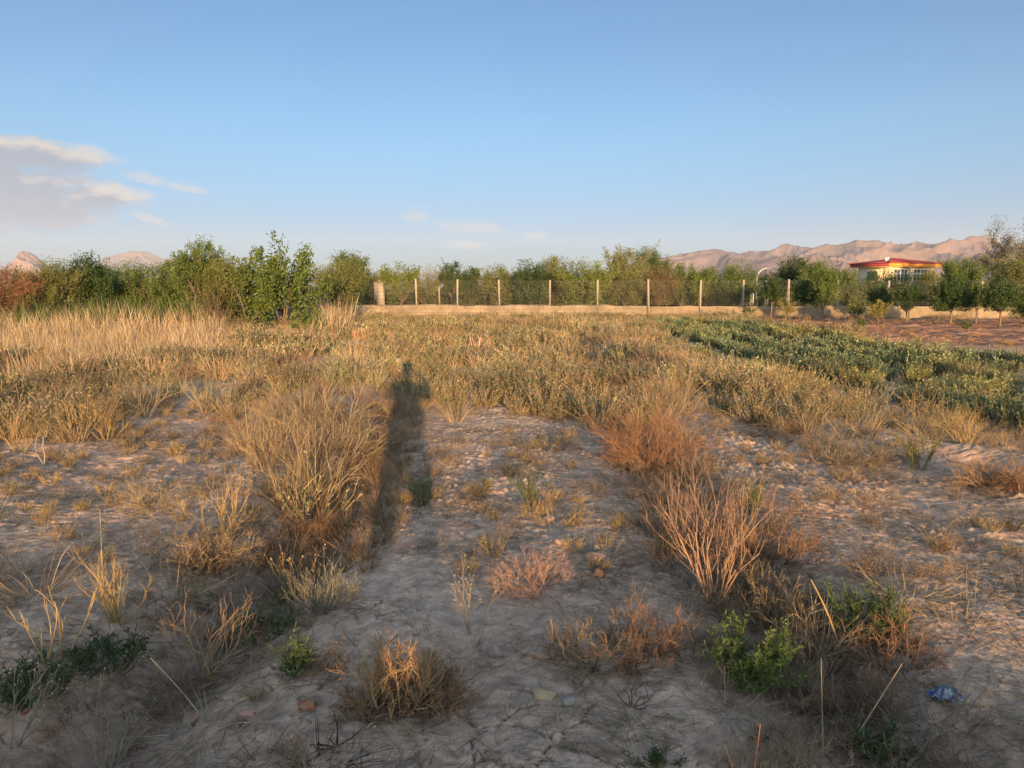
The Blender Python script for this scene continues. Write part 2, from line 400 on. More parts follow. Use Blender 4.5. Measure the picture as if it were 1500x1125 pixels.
# ------------------------------------------------------------------ hills
def hills(name, prof, r0, r1, seed, col, amp, nr=170, na=720, gsc=1., HB=0.):
    azs = []; els = []
    for px, py in prof:
        X, Y, Zz = ray(px, py); azs.append(math.atan2(X, Y)); els.append(max(Zz/math.hypot(X, Y), 0))
    a = np.linspace(azs[0], azs[-1], na); e = np.interp(a, azs, els)
    t = np.linspace(0, 1, nr); A, T = np.meshgrid(a, t); Rr = r0+(r1-r0)*T
    x, y = Rr*np.sin(A), Rr*np.cos(A); k = gsc/(r1-r0)
    wx = x*k*5+fbm(x*k*3, y*k*3, 3, seed+9)*1.2; wy = y*k*5
    rd = ridged(wx, wy, 6, seed); pk = .78
    shape = np.where(T < pk, (T/pk)**1.15, np.clip((1-T)/(1-pk), 0, 1)**.8)
    hh = e[None]*(r0+(r1-r0)*pk)*(shape*(1-amp*(1-rd)*1.5*np.clip(1.25-T/pk*.75, .35, 1))+(.36*amp*shape*(ridged(wx*3.1, wy*2.2, 6, seed+3)-.5)+.12*amp*shape*(ridged(wx*9, wy*6, 4, seed+5)-.5))*(1-.88*smooth(.45, .76, T)))
    hh = hh*(1.0+HB)-6
    i = (np.arange(nr-1)[:, None]*na+np.arange(na-1)[None]).ravel(); q = np.stack([i, i+1, i+na+1, i+na], 1)
    c = np.array(col)[None]*(1+.5*(fbm(x.ravel()*k*9, y.ravel()*k*9, 4, seed+4)-.5))[:, None]
    band = smooth(.52, .66, fbm(x.ravel()*k*4, y.ravel()*k*4, 3, seed+6))[:, None]; c = c*(1-band*.45)+band*.45*np.array([.21, .145, .09])
    o = build(name, (np.stack([x.ravel(), y.ravel(), hh.ravel()], 1), q, np.zeros((0, 3), int), c), M_HILL, smooth_shade=False)
    return tag(o, None, None, None, 'structure')
hills('hills', [(820, 424), (880, 402), (955, 368), (985, 361), (1020, 358), (1050, 355), (1075, 353), (1100, 349), (1130, 355), (1160, 351), (1200, 347), (1225, 345), (1255, 340), (1285, 345), (1300, 350), (1315, 353), (1350, 346), (1400, 342), (1435, 340), (1460, 342), (1520, 349), (1600, 355), (1750, 365), (1950, 400)], 2600, 4300, 7, (.145, .112, .105), .5, HB=.07)
hills('hills', [(960, 424), (1010, 400), (1050, 388), (1110, 378), (1150, 372), (1200, 366), (1235, 362), (1270, 374), (1310, 372), (1360, 362), (1420, 370), (1480, 362), (1560, 372), (1700, 390)], 2100, 3300, 31, (.135, .10, .092), .68, gsc=.8, HB=.10)
hills('hills', [(-160, 420), (-60, 400), (-10, 388), (8, 376), (20, 366), (32, 359), (40, 360), (52, 366), (70, 380), (90, 394), (130, 405), (200, 420)], 4700, 6000, 51, (.22, .15, .125), .45, gsc=.7)
hills('hills', [(60, 408), (110, 388), (150, 372), (180, 362), (197, 359), (215, 362), (240, 369), (262, 364), (300, 376), (360, 388), (430, 396), (520, 398), (600, 393), (700, 396), (760, 390), (820, 396), (900, 402), (1000, 420)], 7600, 9200, 71, (.095, .095, .105), .3, gsc=.8)

# ------------------------------------------------------------------ the air
HAZE = 5.5e-5
bm_v = np.array([(sx*9950., sy*9950., z) for z in (-3., 640.) for sx, sy in ((-1, -1), (1, -1), (1, 1), (-1, 1))])
hq = np.array([(3, 2, 1, 0), (4, 5, 6, 7), (0, 1, 5, 4), (1, 2, 6, 5), (2, 3, 7, 6), (3, 0, 4, 7)])
hm = bpy.data.materials.new('air'); hm.use_nodes = True; hn = hm.node_tree; hn.nodes.remove(hn.nodes['Principled BSDF'])
pv = nd(hn, 'ShaderNodeVolumePrincipled', Density=HAZE, Anisotropy=.0); pv.inputs['Color'].default_value = (.74, .83, .97, 1)
hn.links.new(pv.outputs[0], hn.nodes['Material Output'].inputs['Volume'])
hz = build('haze', (bm_v, hq, np.zeros((0, 3), int), np.ones((8, 3))), hm); tag(hz, None, None, None, 'stuff')

# ------------------------------------------------------------------ boxes and other hard shapes
def box(G, x0, x1, y0, y1, z0, z1, col=(1, 1, 1), bev=0.):
    v = np.array([(x, y, z) for z in (z0, z1) for x, y in ((x0, y0), (x1, y0), (x1, y1), (x0, y1))], float)
    if bev:
        c = v.mean(0); h = (v.max(0)-v.min(0))/2; b = min(bev, h.min()*.45)
        V = []
        for sx in (-1, 1):
            for sy in (-1, 1):
                for sz in (-1, 1):
                    s = np.array([sx, sy, sz])
                    for k in range(3):
                        e = h-b; e = e.copy(); e[k] = h[k]; V.append(c+s*e)
        V = np.array(V); idx = lambda sx, sy, sz, k: ((sx > 0)*4+(sy > 0)*2+(sz > 0))*3+k
        Q = []; T = []
        for k in range(3):
            a, d = [i for i in range(3) if i != k]
            for s in (-1, 1):
                q = []
                for p, r in ((-1, -1), (1, -1), (1, 1), (-1, 1)):
                    t = [0, 0, 0]; t[k] = s; t[a] = p; t[d] = r; q.append(idx(*t, k))
                Q.append(q)
            for s1 in (-1, 1):
                for s2 in (-1, 1):
                    q = []
                    for p, kk in ((-1, a), (1, a), (1, d), (-1, d)):
                        t = [0, 0, 0]; t[a] = s1; t[d] = s2; t[k] = p; q.append(idx(*t, kk))
                    Q.append(q)
        for sx in (-1, 1):
            for sy in (-1, 1):
                for sz in (-1, 1): T.append([idx(sx, sy, sz, k) for k in range(3)])
        return G.add(V, Q, T, col)
    return G.add(v, [(3, 2, 1, 0), (4, 5, 6, 7), (0, 1, 5, 4), (1, 2, 6, 5), (2, 3, 7, 6), (3, 0, 4, 7)], None, col)
def wallstrip(x0, x1, y0, th, h, step, seed, zb=-.3, rough=.012, slope=0., curve=None):
    """a wall with a slightly uneven top and faces, as one closed skin"""
    n = int((x1-x0)/step)+1; x = np.linspace(x0, x1, n); rows = [(-th/2, zb)]
    zs = np.linspace(0, h, 7)
    prof = [(-th/2, z) for z in zs]+[(-th/2+.03, h+.02), (th/2-.03, h+.02)]+[(th/2, z) for z in zs[::-1]]+[(th/2, zb)]
    rows += prof; m = len(rows); V = np.zeros((n, m, 3))
    for j, (dy, z) in enumerate(rows):
        V[:, j, 0] = x; top = z > h*.9
        V[:, j, 1] = y0+slope*(x-x0)+dy+rough*2*(fbm(x*3+j*.7, x*0+z*4+seed, 3, seed)-.5)
        V[:, j, 2] = z+(rough*4*(fbm(x*.8, x*0+3.3, 3, seed+2)-.5)*(2 if top else 0))+(curve(x) if curve and z > .3*h else 0)
    i = (np.arange(n-1)[:, None]*m+np.arange(m-1)[None]).ravel(); Q = np.stack([i, i+m, i+m+1, i+1], 1)
    G = Geo().add(V.reshape(-1, 3), Q)
    V = G.V[0]; c0 = np.arange(m); cap = []
    for b in (0, (n-1)*m):
        for k in range(m//2-1):
            q = [b+k, b+k+1, b+m-2-k, b+m-1-k]; cap.append(q if b == 0 else q[::-1])
    G.Q.append(np.array(cap)); return G

# low wall, its pillar, and the fence of concrete posts and wire netting on it
WY = 43.5
def courses(m, bw, bh, sq):
    nt = m.node_tree; b = nt.nodes['Principled BSDF']; src = b.inputs['Base Color'].links[0].from_socket; gp = nd(nt, 'ShaderNodeNewGeometry'); sx = nd(nt, 'ShaderNodeSeparateXYZ'); cx = nd(nt, 'ShaderNodeCombineXYZ')
    nt.links.new(gp.outputs['Position'], sx.inputs[0]); nt.links.new(sx.outputs[0], cx.inputs[0]); nt.links.new(sx.outputs[2], cx.inputs[1])
    br = nd(nt, 'ShaderNodeTexBrick', Scale=1., offset=.5); br.inputs['Brick Width'].default_value = bw; br.inputs['Row Height'].default_value = bh; br.inputs['Mortar Size'].default_value = .014; br.inputs['Mortar Smooth'].default_value = .4
    br.inputs['Color1'].default_value = (1, 1, 1, 1); br.inputs['Color2'].default_value = (sq, sq, sq*.97, 1); br.inputs['Mortar'].default_value = (.62, .60, .57, 1); nt.links.new(cx.outputs[0], br.inputs['Vector'])
    mu = nd(nt, 'ShaderNodeVectorMath', operation='MULTIPLY'); nt.links.new(src, mu.inputs[0]); nt.links.new(br.outputs['Color'], mu.inputs[1])
    st = nd(nt, 'ShaderNodeTexNoise', Scale=.9, Detail=8., Roughness=.7); nt.links.new(gp.outputs['Position'], st.inputs['Vector']); mr = nd(nt, 'ShaderNodeMapRange'); mr.inputs['From Min'].default_value = .35; mr.inputs['From Max'].default_value = .62; mr.inputs['To Min'].default_value = .62; mr.inputs['To Max'].default_value = 1.05
    nt.links.new(st.outputs['Fac'], mr.inputs['Value']); v = nd(nt, 'ShaderNodeVectorMath', operation='SCALE'); nt.links.new(mu.outputs[0], v.inputs[0]); nt.links.new(mr.outputs[0], v.inputs['Scale']); nt.links.new(v.outputs[0], b.inputs['Base Color']); return m
courses(M_WALL, 2.6, .9, .88)
lw = empty('low_wall', (0, 0, 0)); tag(lw, 'long low plastered earth coloured wall with a chain link fence standing on it', 'wall')
lx, rx = at(508, 450, WY)[0], 36.0; sp_ = at(950, 450, WY)[0]
WH = at(700, 447.5, WY)[2]; WZ0 = -.25
build('wall_section', wallstrip(lx, sp_, WY, .34, WH, .25, 201, -.4, .02), courses(rock_mat('block_wall', (.235, .19, .13), 2.2, .3, .8, .95, 14), .45, .19, .82), lw)
build('wall_section', wallstrip(sp_+.004, rx, WY-.05, .30, WH-.06, .25, 205, -.5, .014, -.02), M_WALL, lw)
G = Geo(); pxl = at(556, 450, WY)[0]; pt = at(556, 413, WY)[2]
box(G, pxl-.26, pxl+.26, WY-.25, WY+.25, WH+.024, pt-.06, (1, 1, 1), .02); box(G, pxl-.285, pxl+.285, WY-.275, WY+.275, pt-.058, pt-.012, (1, 1, 1), .015)
box(G, pxl-.06, pxl+.06, WY-.06, WY+.06, pt-.01, pt+.1, (1, 1, 1), .02)
build('pillar', G, courses(rock_mat('block_pillar', (.27, .225, .165), 3, .25, .6, .95, 20), .52, .19, .88), lw)
fe = empty('chain_link_fence', (0, 0, 0)); tag(fe, 'chain link fence on pale square posts rising from the low wall', 'fence')
posts = [(515, 412), (609, 408), (669, 409), (731, 410), (805, 410), (875, 410), (951, 409), (1026, 410), (1089, 410), (1156, 409), (1228, 410), (1302, 411), (1371, 412), (1440, 412), (1512, 412), (1585, 412)]
rng = np.random.default_rng(5)
def post(px, top, Y, zb):
    x, _, zt = at(px, top, Y); G = Geo(); box(G, -.06, .06, -.06, .06, zb, zt, (1, 1, 1), .012)
    v = G.V[0]; v[:, 0] *= 1-.12*(v[:, 2]-zb)/(zt-zb); v[:, 0] += x+.025*rng.standard_normal()*(v[:, 2]-zb); v[:, 1] += Y+.02*rng.standard_normal()*(v[:, 2]-zb)
    return build('post', G, M_POST, fe)
for px, top in posts:
    post(px, top, WY-(.24 if px in (1026, 951) else .02), (.05 if px in (1026, 951) else WH-.08))
xr = at(1600, 450, WY)[0]; zt = at(700, 411.5, WY)[2]; zb = WH+.04; G = Geo(); hgt = zt-zb; p = .085
nW = int((xr-lx+hgt)/p)
x0 = lx-hgt+np.arange(nW)*p
for sgn in (1, -1):
    a = np.stack([x0 if sgn > 0 else x0+hgt, 0*x0+WY+.06, 0*x0+zb], 1); b = np.stack([x0+hgt if sgn > 0 else x0, 0*x0+WY+.06, 0*x0+zt], 1)
    d = b-a; t0 = np.clip((lx-a[:, 0])/d[:, 0], 0, 1) if sgn > 0 else np.zeros(nW); t1 = np.ones(nW) if sgn > 0 else np.clip((lx-a[:, 0])/d[:, 0], 0, 1)
    k = t1-t0 > .02
    tubes(G, (a+d*t0[:, None])[k], (a+d*t1[:, None])[k], np.full(k.sum(), .0014), np.full(k.sum(), .0014), (1, 1, 1), 3)
for z in (zb+.02, (zb+zt)/2, zt): tubes(G, np.array([[lx, WY+.06, z]]), np.array([[xr, WY+.06, z]]), [.003], [.003], (1, 1, 1), 3)
build('wire_mesh', G, M_WIRE, fe)
pb = at(643, 411, 50)
G = Geo(); box(G, pb[0]-.06, pb[0]+.06, 49.94, 50.06, -.2, pb[2], (1, 1, 1), .012); o = build('fence_post', G, M_POST); tag(o, 'lone pale concrete post standing among bushes behind the wall', 'post')

# ------------------------------------------------------------------ house with the red roof
HY = 72.0
cx, _, zc = at(1303, 384, HY)
yaw = R(24)
hs_ = empty('house', (cx, HY, 0), yaw); tag(hs_, 'cream house with a red hipped roof and yellow eave board behind the orchard', 'house')
ez = zc-.1; Wd, Dp = 7.3, 4.6                                   # front runs to +x, the side runs back to +y from the near corner
M_CREAM = rock_mat('cream_wall', (.50, .41, .26), 1.5, .1, .1, .9, 10); M_ROOF = rock_mat('red_roof', (.23, .045, .042), 4, .15, .2, .6, 20)
M_FASC = plain('yellow_paint', (.58, .23, .025), .5); M_WHITE = plain('white_paint', (.55, .54, .51), .5); M_GLASS = plain('window_glass', (.06, .07, .08), .08, .6)
G = Geo(); o_ = .55
box(G, o_, Wd-o_, o_, Dp-o_, -.5, ez-.32); build('wall', G, M_CREAM, hs_)
G = Geo(); box(G, o_-.05, o_+.38, o_-.06, o_+.37, -.45, ez-.325, (1, 1, 1), .02); build('corner_pier', G, M_CREAM, hs_)
G = Geo(); box(G, 3.35, 3.72, o_-.08, o_+.2, -.45, ez-.325, (1, 1, 1), .02); build('wall_pier', G, M_CREAM, hs_)
G = Geo(); t = .04
box(G, 0, Wd, 0, t, ez-.26, ez+.06); box(G, Wd-t, Wd, t, Dp-t, ez-.26, ez+.06); box(G, 0, Wd, Dp-t, Dp, ez-.26, ez+.06); build('eave_board', G, M_FASC, hs_)
G = Geo(); box(G, 0, t, t, Dp-t, ez-.26, ez+.06); build('eave_board', G, M_ROOF, hs_)
G = Geo(); box(G, t, Wd-t, t, Dp-t, ez-.30, ez-.2); build('soffit', G, M_CREAM, hs_)
e = -.12; zr = ez+.064; rz_ = ez+.55; mx = Wd/2
V = np.array([(e, e, zr), (Wd-e, e, zr), (Wd-e, Dp-e, zr), (e, Dp-e, zr), (mx-.9, 2.25, rz_), (mx+.9, Dp-2.25, rz_), (e, e, zr-.03), (Wd-e, e, zr-.03), (Wd-e, Dp-e, zr-.03), (e, Dp-e, zr-.03)])
G = Geo().add(V, [(1, 2, 5, 4), (3, 0, 4, 5), (6, 7, 1, 0), (7, 8, 2, 1), (8, 9, 3, 2), (9, 6, 0, 3), (9, 8, 7, 6)], [(0, 1, 4), (2, 3, 5)])
rf = build('roof', G, M_ROOF, hs_)
G = Geo()
rp = [V[0], V[4], V[5], V[3]]
tubes(G, np.array([V[0], V[1], V[4], V[2], V[3]])+[0, 0, .02], np.array([V[4], V[4], V[5], V[5], V[5]])+[0, 0, .02], np.full(5, .06), np.full(5, .06), (1, 1, 1), 6); build('ridge_cap', G, M_ROOF, rf)
G = Geo(); box(G, .9, 1.15, 1.0, 1.25, ez+.25, ez+.62, (1, 1, 1), .02); build('roof_vent', G, M_WHITE, rf)
for x0, x1 in ((1.2, 3.2), (3.9, 5.9)):
    wz0, wz1 = ez-1.75, ez-.55; G = Geo(); fw = .09; yy = o_-.05
    for a, b in ((x0, x0+fw), (x1-fw, x1), ((x0+x1)/2-.05, (x0+x1)/2+.05), (x0+.5, x0+.55), (x1-.55, x1-.5)): box(G, a, b, yy, yy+.046, wz0, wz1)
    box(G, x0-.03, x1+.03, yy-.003, yy+.047, wz1, wz1+.09); box(G, x0-.03, x1+.03, yy-.003, yy+.047, wz0-.09, wz0); box(G, x0+fw, x1-fw, yy+.004, yy+.044, wz1-.38, wz1-.33)
    wf = build('window', G, M_WHITE, hs_)
    G = Geo(); box(G, x0+fw, x1-fw, o_-.02, o_-.004, wz0, wz1); build('pane', G, M_GLASS, wf)
G = Geo(); box(G, o_-.05, o_-.004, 1.6, 3.0, ez-1.7, ez-.6); wf = build('window', G, M_WHITE, hs_)
G = Geo(); box(G, o_-.06, o_-.051, 1.7, 2.9, ez-1.6, ez-.7); build('pane', G, M_GLASS, wf)

# white garden hoop, and the slatted bench under it
ax, _, ztop = at(1124, 393, 56); G = Geo(); rad = .72
th = np.linspace(0, math.pi, 25); P = np.stack([rad*np.cos(th), 0*th, ztop-rad+rad*np.sin(th)], 1); P = np.concatenate([[[rad, 0, -.05]], P, [[-rad, 0, -.05]]])
tubes(G, P[:-1], P[1:], np.full(len(P)-1, .024), np.full(len(P)-1, .024), (1, 1, 1), 6)
o = build('garden_arch', G, M_WHITE, None, (ax, 56, 0)); tag(o, 'white round hoop of a garden arch rising among the trees behind the fence', 'garden arch')
bx, _, bz = at(1113, 420, 50); be = empty('slatted_bench', (bx, 50, 0)); tag(be, 'dark slatted bench with pale edges behind the fence below the white hoop', 'bench')
M_BLUE = plain('dark_blue_paint', (.03, .045, .07), .5)
G = Geo()
for k in range(5): box(G, -.45, .45, .2+k*.012, .23+k*.012, bz-.32+k*.13, bz-.24+k*.13, (1, 1, 1), .008)
build('backrest', G, M_BLUE, be)
G = Geo()
for k in range(4): box(G, -.45, .45, -.25+k*.11, -.16+k*.11, bz-.42, bz-.39, (1, 1, 1), .008)
build('seat', G, M_BLUE, be)
for s in (-1, 1):
    G = Geo(); box(G, s*.48-.025, s*.48+.025, .17, .29, 0, bz+.42, (1, 1, 1), .008); box(G, s*.48-.025, s*.48+.025, -.25, .168, bz-.48, bz-.425, (1, 1, 1), .006); box(G, s*.48-.025, s*.48+.025, -.25, -.19, 0, bz-.483, (1, 1, 1), .006); build('side_frame', G, M_WHITE, be)

# ------------------------------------------------------------------ trees
PAL = {'green': [(.085, .128, .028), (.115, .15, .034), (.06, .098, .022)], 'dark': [(.044, .082, .022), (.062, .10, .028), (.030, .058, .017)],
       'bright': [(.13, .17, .03), (.16, .19, .038), (.095, .13, .024)], 'pale': [(.17, .18, .08), (.20, .20, .095), (.13, .145, .055)],
       'olive': [(.125, .14, .042), (.145, .155, .048), (.095, .11, .032)], 'red': [(.26, .115, .06), (.22, .12, .06), (.18, .12, .055)], 'silver': [(.17, .165, .12), (.21, .19, .15), (.12, .12, .08)],
       'yellow': [(.22, .19, .045), (.17, .17, .04), (.26, .20, .06)], 'brown': [(.15, .105, .045), (.12, .11, .04), (.17, .12, .055)]}
def make_tree(px, top, width, bot, Y, col, name, label, kind='vase', seed=0, leaf=.085, dens=1.0, wood=(.13, .095, .07), group=None, zg=None):
    rng = np.random.default_rng(1000+seed)
    x, _, zt = at(px, top, Y); zb = at(px, bot, Y)[2]; W = (1.22 if 'fruit' in name or 'tamarisk' in name else 1.14)*width/FPX*Y; z0 = (Z(x, Y) if zg is None else zg)-.03; Ht = zt-z0; cb = max(zb-z0, .12)
    th = max(cb*.9, .15)
    # trunk
    ns = 6; tz = np.linspace(0, th, ns+1); wob = np.cumsum(rng.standard_normal((ns+1, 2))*.02*Ht*.2, 0); wob[0] = 0
    P = np.concatenate([wob, tz[:, None]], 1); r0 = .014*Ht+.012
    rr = r0*np.linspace(1.15, .8, ns+1); leaf *= .88
    T = Geo(); tubes(T, P[:-1], P[1:], rr[:-1], rr[1:], vary(rng, wood, ns, .08), 6)
    nl = {'vase': 9, 'round': 8, 'loose': 6, 'fan': 8}[kind]
    D = stems(rng, nl, {'vase': .75, 'round': 1.0, 'loose': .65, 'fan': .9}[kind], .0, .1)[1]
    st = np.repeat(P[-1:], nl, 0)-np.array([0, 0, 1.])*rng.uniform(0, .25, (nl, 1))*th
    L0 = (Ht-th)*rng.uniform(.36, .56, nl)
    kids = {'vase': [4, 4], 'round': [4, 5], 'loose': [3, 4], 'fan': [4, 4]}[kind]
    lv = grow(rng, st, D, L0, np.full(nl, r0*.55), 2, kids, .55 if kind != 'round' else .75, .10, 4, .10 if kind != 'round' else .03, .68, .55, .8, False)
    tips = lv[2]
    allp = np.concatenate([tips[1], lv[1][1]]); lo, hi = np.percentile(allp, 1.5, 0), np.percentile(allp, 98.5, 0); zmax = np.percentile(allp[:, 2], 99.5)
    def fit(p):
        q = p.copy(); sxy = W*.5/max(hi[0]-lo[0], .01)*2*.92; sy = W*.5/max(hi[1]-lo[1], .01)*2*.92
        f = smooth(th*.6, th*1.4, p[:, 2])
        cxx = (hi[0]+lo[0])/2
        q[:, 0] = p[:, 0]*(1-f)+((p[:, 0]-cxx)*sxy)*f; q[:, 1] = p[:, 1]*(1-f)+(p[:, 1]*sy)*f
        q[:, 2] = np.where(p[:, 2] > th*.7, th*.7+(p[:, 2]-th*.7)*(Ht*.91-th*.7)/max(zmax-th*.7, .01), p[:, 2]); return q
    for k, l in enumerate(lv):
        tubes(T, fit(l[0]), fit(l[1]), l[2], l[3], vary(rng, wood, len(l[0]), .1), 4 if k < 1 else 3)
    # shoots with leaves
    G = Geo(); pal = PAL[col]
    def leafy(p0, p1, n, ls):
        i = rng.integers(0, len(p0), n); f = rng.uniform(0, 1.1, (n, 1)); a = fit(p0)[i]; b = fit(p1)[i]; ax = norm(b-a)
        c = a+(b-a)*f+rng.standard_normal((n, 3))*.028*W*rng.uniform(.3, 1.3, (n, 1))
        c[:, 2] = np.maximum(c[:, 2], cb*rng.uniform(.88, 1.15, n))
        d = norm(ax*.55+rng.standard_normal((n, 3))*.8+np.array([0, 0, .12]))
        br = norm(rng.standard_normal((len(p0), 1)).repeat(3, 1)+1e-9)*0+(1+.16*rng.standard_normal((len(p0), 1)))
        leaves(G, rng, c, d, ls*rng.uniform(.6, 1.25, n), ls*rng.uniform(.5, .75, n), mixcol(rng, pal, n, .16)*br[i])
    vol = W*W*(Ht-cb); area = leaf*leaf
    n = int(np.clip(dens*19*(W*(Ht-cb)+.3)/area*.5, 400, 19000))
    leafy(tips[0], tips[1], int(n*.6), leaf); leafy(lv[1][0], lv[1][1], int(n*.2), leaf)
    nc = {'vase': 46, 'round': 60, 'loose': 22, 'fan': 50}[kind]; th_ = rng.uniform(0, TAU, nc); rr_ = np.sqrt(rng.uniform(0, 1, nc)); zz = cb+(Ht*.90-cb)*rng.uniform(0, 1, nc)
    t_ = (zz-cb)/(Ht-cb); pr = W*.45*(1-.75*np.clip((t_-.5)/.5, 0, 1)**2)*(.72+.28*np.clip(t_/.3, 0, 1))*rng.uniform(.8, 1.15, nc)
    cc_ = np.stack([rr_*np.cos(th_)*pr, rr_*np.sin(th_)*pr, zz], 1); m = int(n*(.75 if kind != 'loose' else .35)); i = rng.integers(0, nc, m); o_r = np.clip(rng.standard_normal((m, 3)), -1.7, 1.7)*W*.055*rng.uniform(.6, 1.5, (nc, 1))[i]
    o_r[:, 2] *= 1.6; p_ = cc_[i]+o_r; p_[:, 2] = np.maximum(p_[:, 2], cb*.9); leaves(G, rng, p_, norm(rng.standard_normal((m, 3))+np.array([0, 0, .4])), leaf*rng.uniform(.6, 1.2, m), leaf*.6*rng.uniform(.7, 1.2, m), mixcol(rng, pal, m, .16)*(1+.18*rng.standard_normal((nc, 1)))[i])
    # a few long upright shoots give the uneven top
    ns_ = {'vase': 12, 'round': 7, 'loose': 9, 'fan': 14}[kind]; cand = fit(tips[1]); cand = cand[cand[:, 2] > np.percentile(cand[:, 2], 62)]; k = rng.integers(0, len(cand), ns_)
    q0 = cand[k]; L = Ht*rng.uniform(.05, .11, ns_); d = norm(np.stack([.28*rng.standard_normal(ns_), .28*rng.standard_normal(ns_), np.ones(ns_)], 1)); q1 = q0+d*L[:, None]
    tubes(T, q0, q1, np.full(ns_, .008), np.full(ns_, .004), vary(rng, wood, ns_), 3)
    m = 26*ns_; i = rng.integers(0, ns_, m); f = rng.uniform(0, 1.05, (m, 1)); leaves(G, rng, q0[i]+(q1-q0)[i]*f, norm(d[i]*.5+.8*rng.standard_normal((m, 3))), leaf*rng.uniform(.5, 1.1, m), leaf*.45, mixcol(rng, pal, m, .16))
    o = empty(name, (x, Y, z0)); tag(o, label, 'tree' if 'tree' in name or 'sapling' in name else 'bush', group)
    build('trunk', T, M_WOOD, o); build('crown', G, M_LEAF, o)
    return o
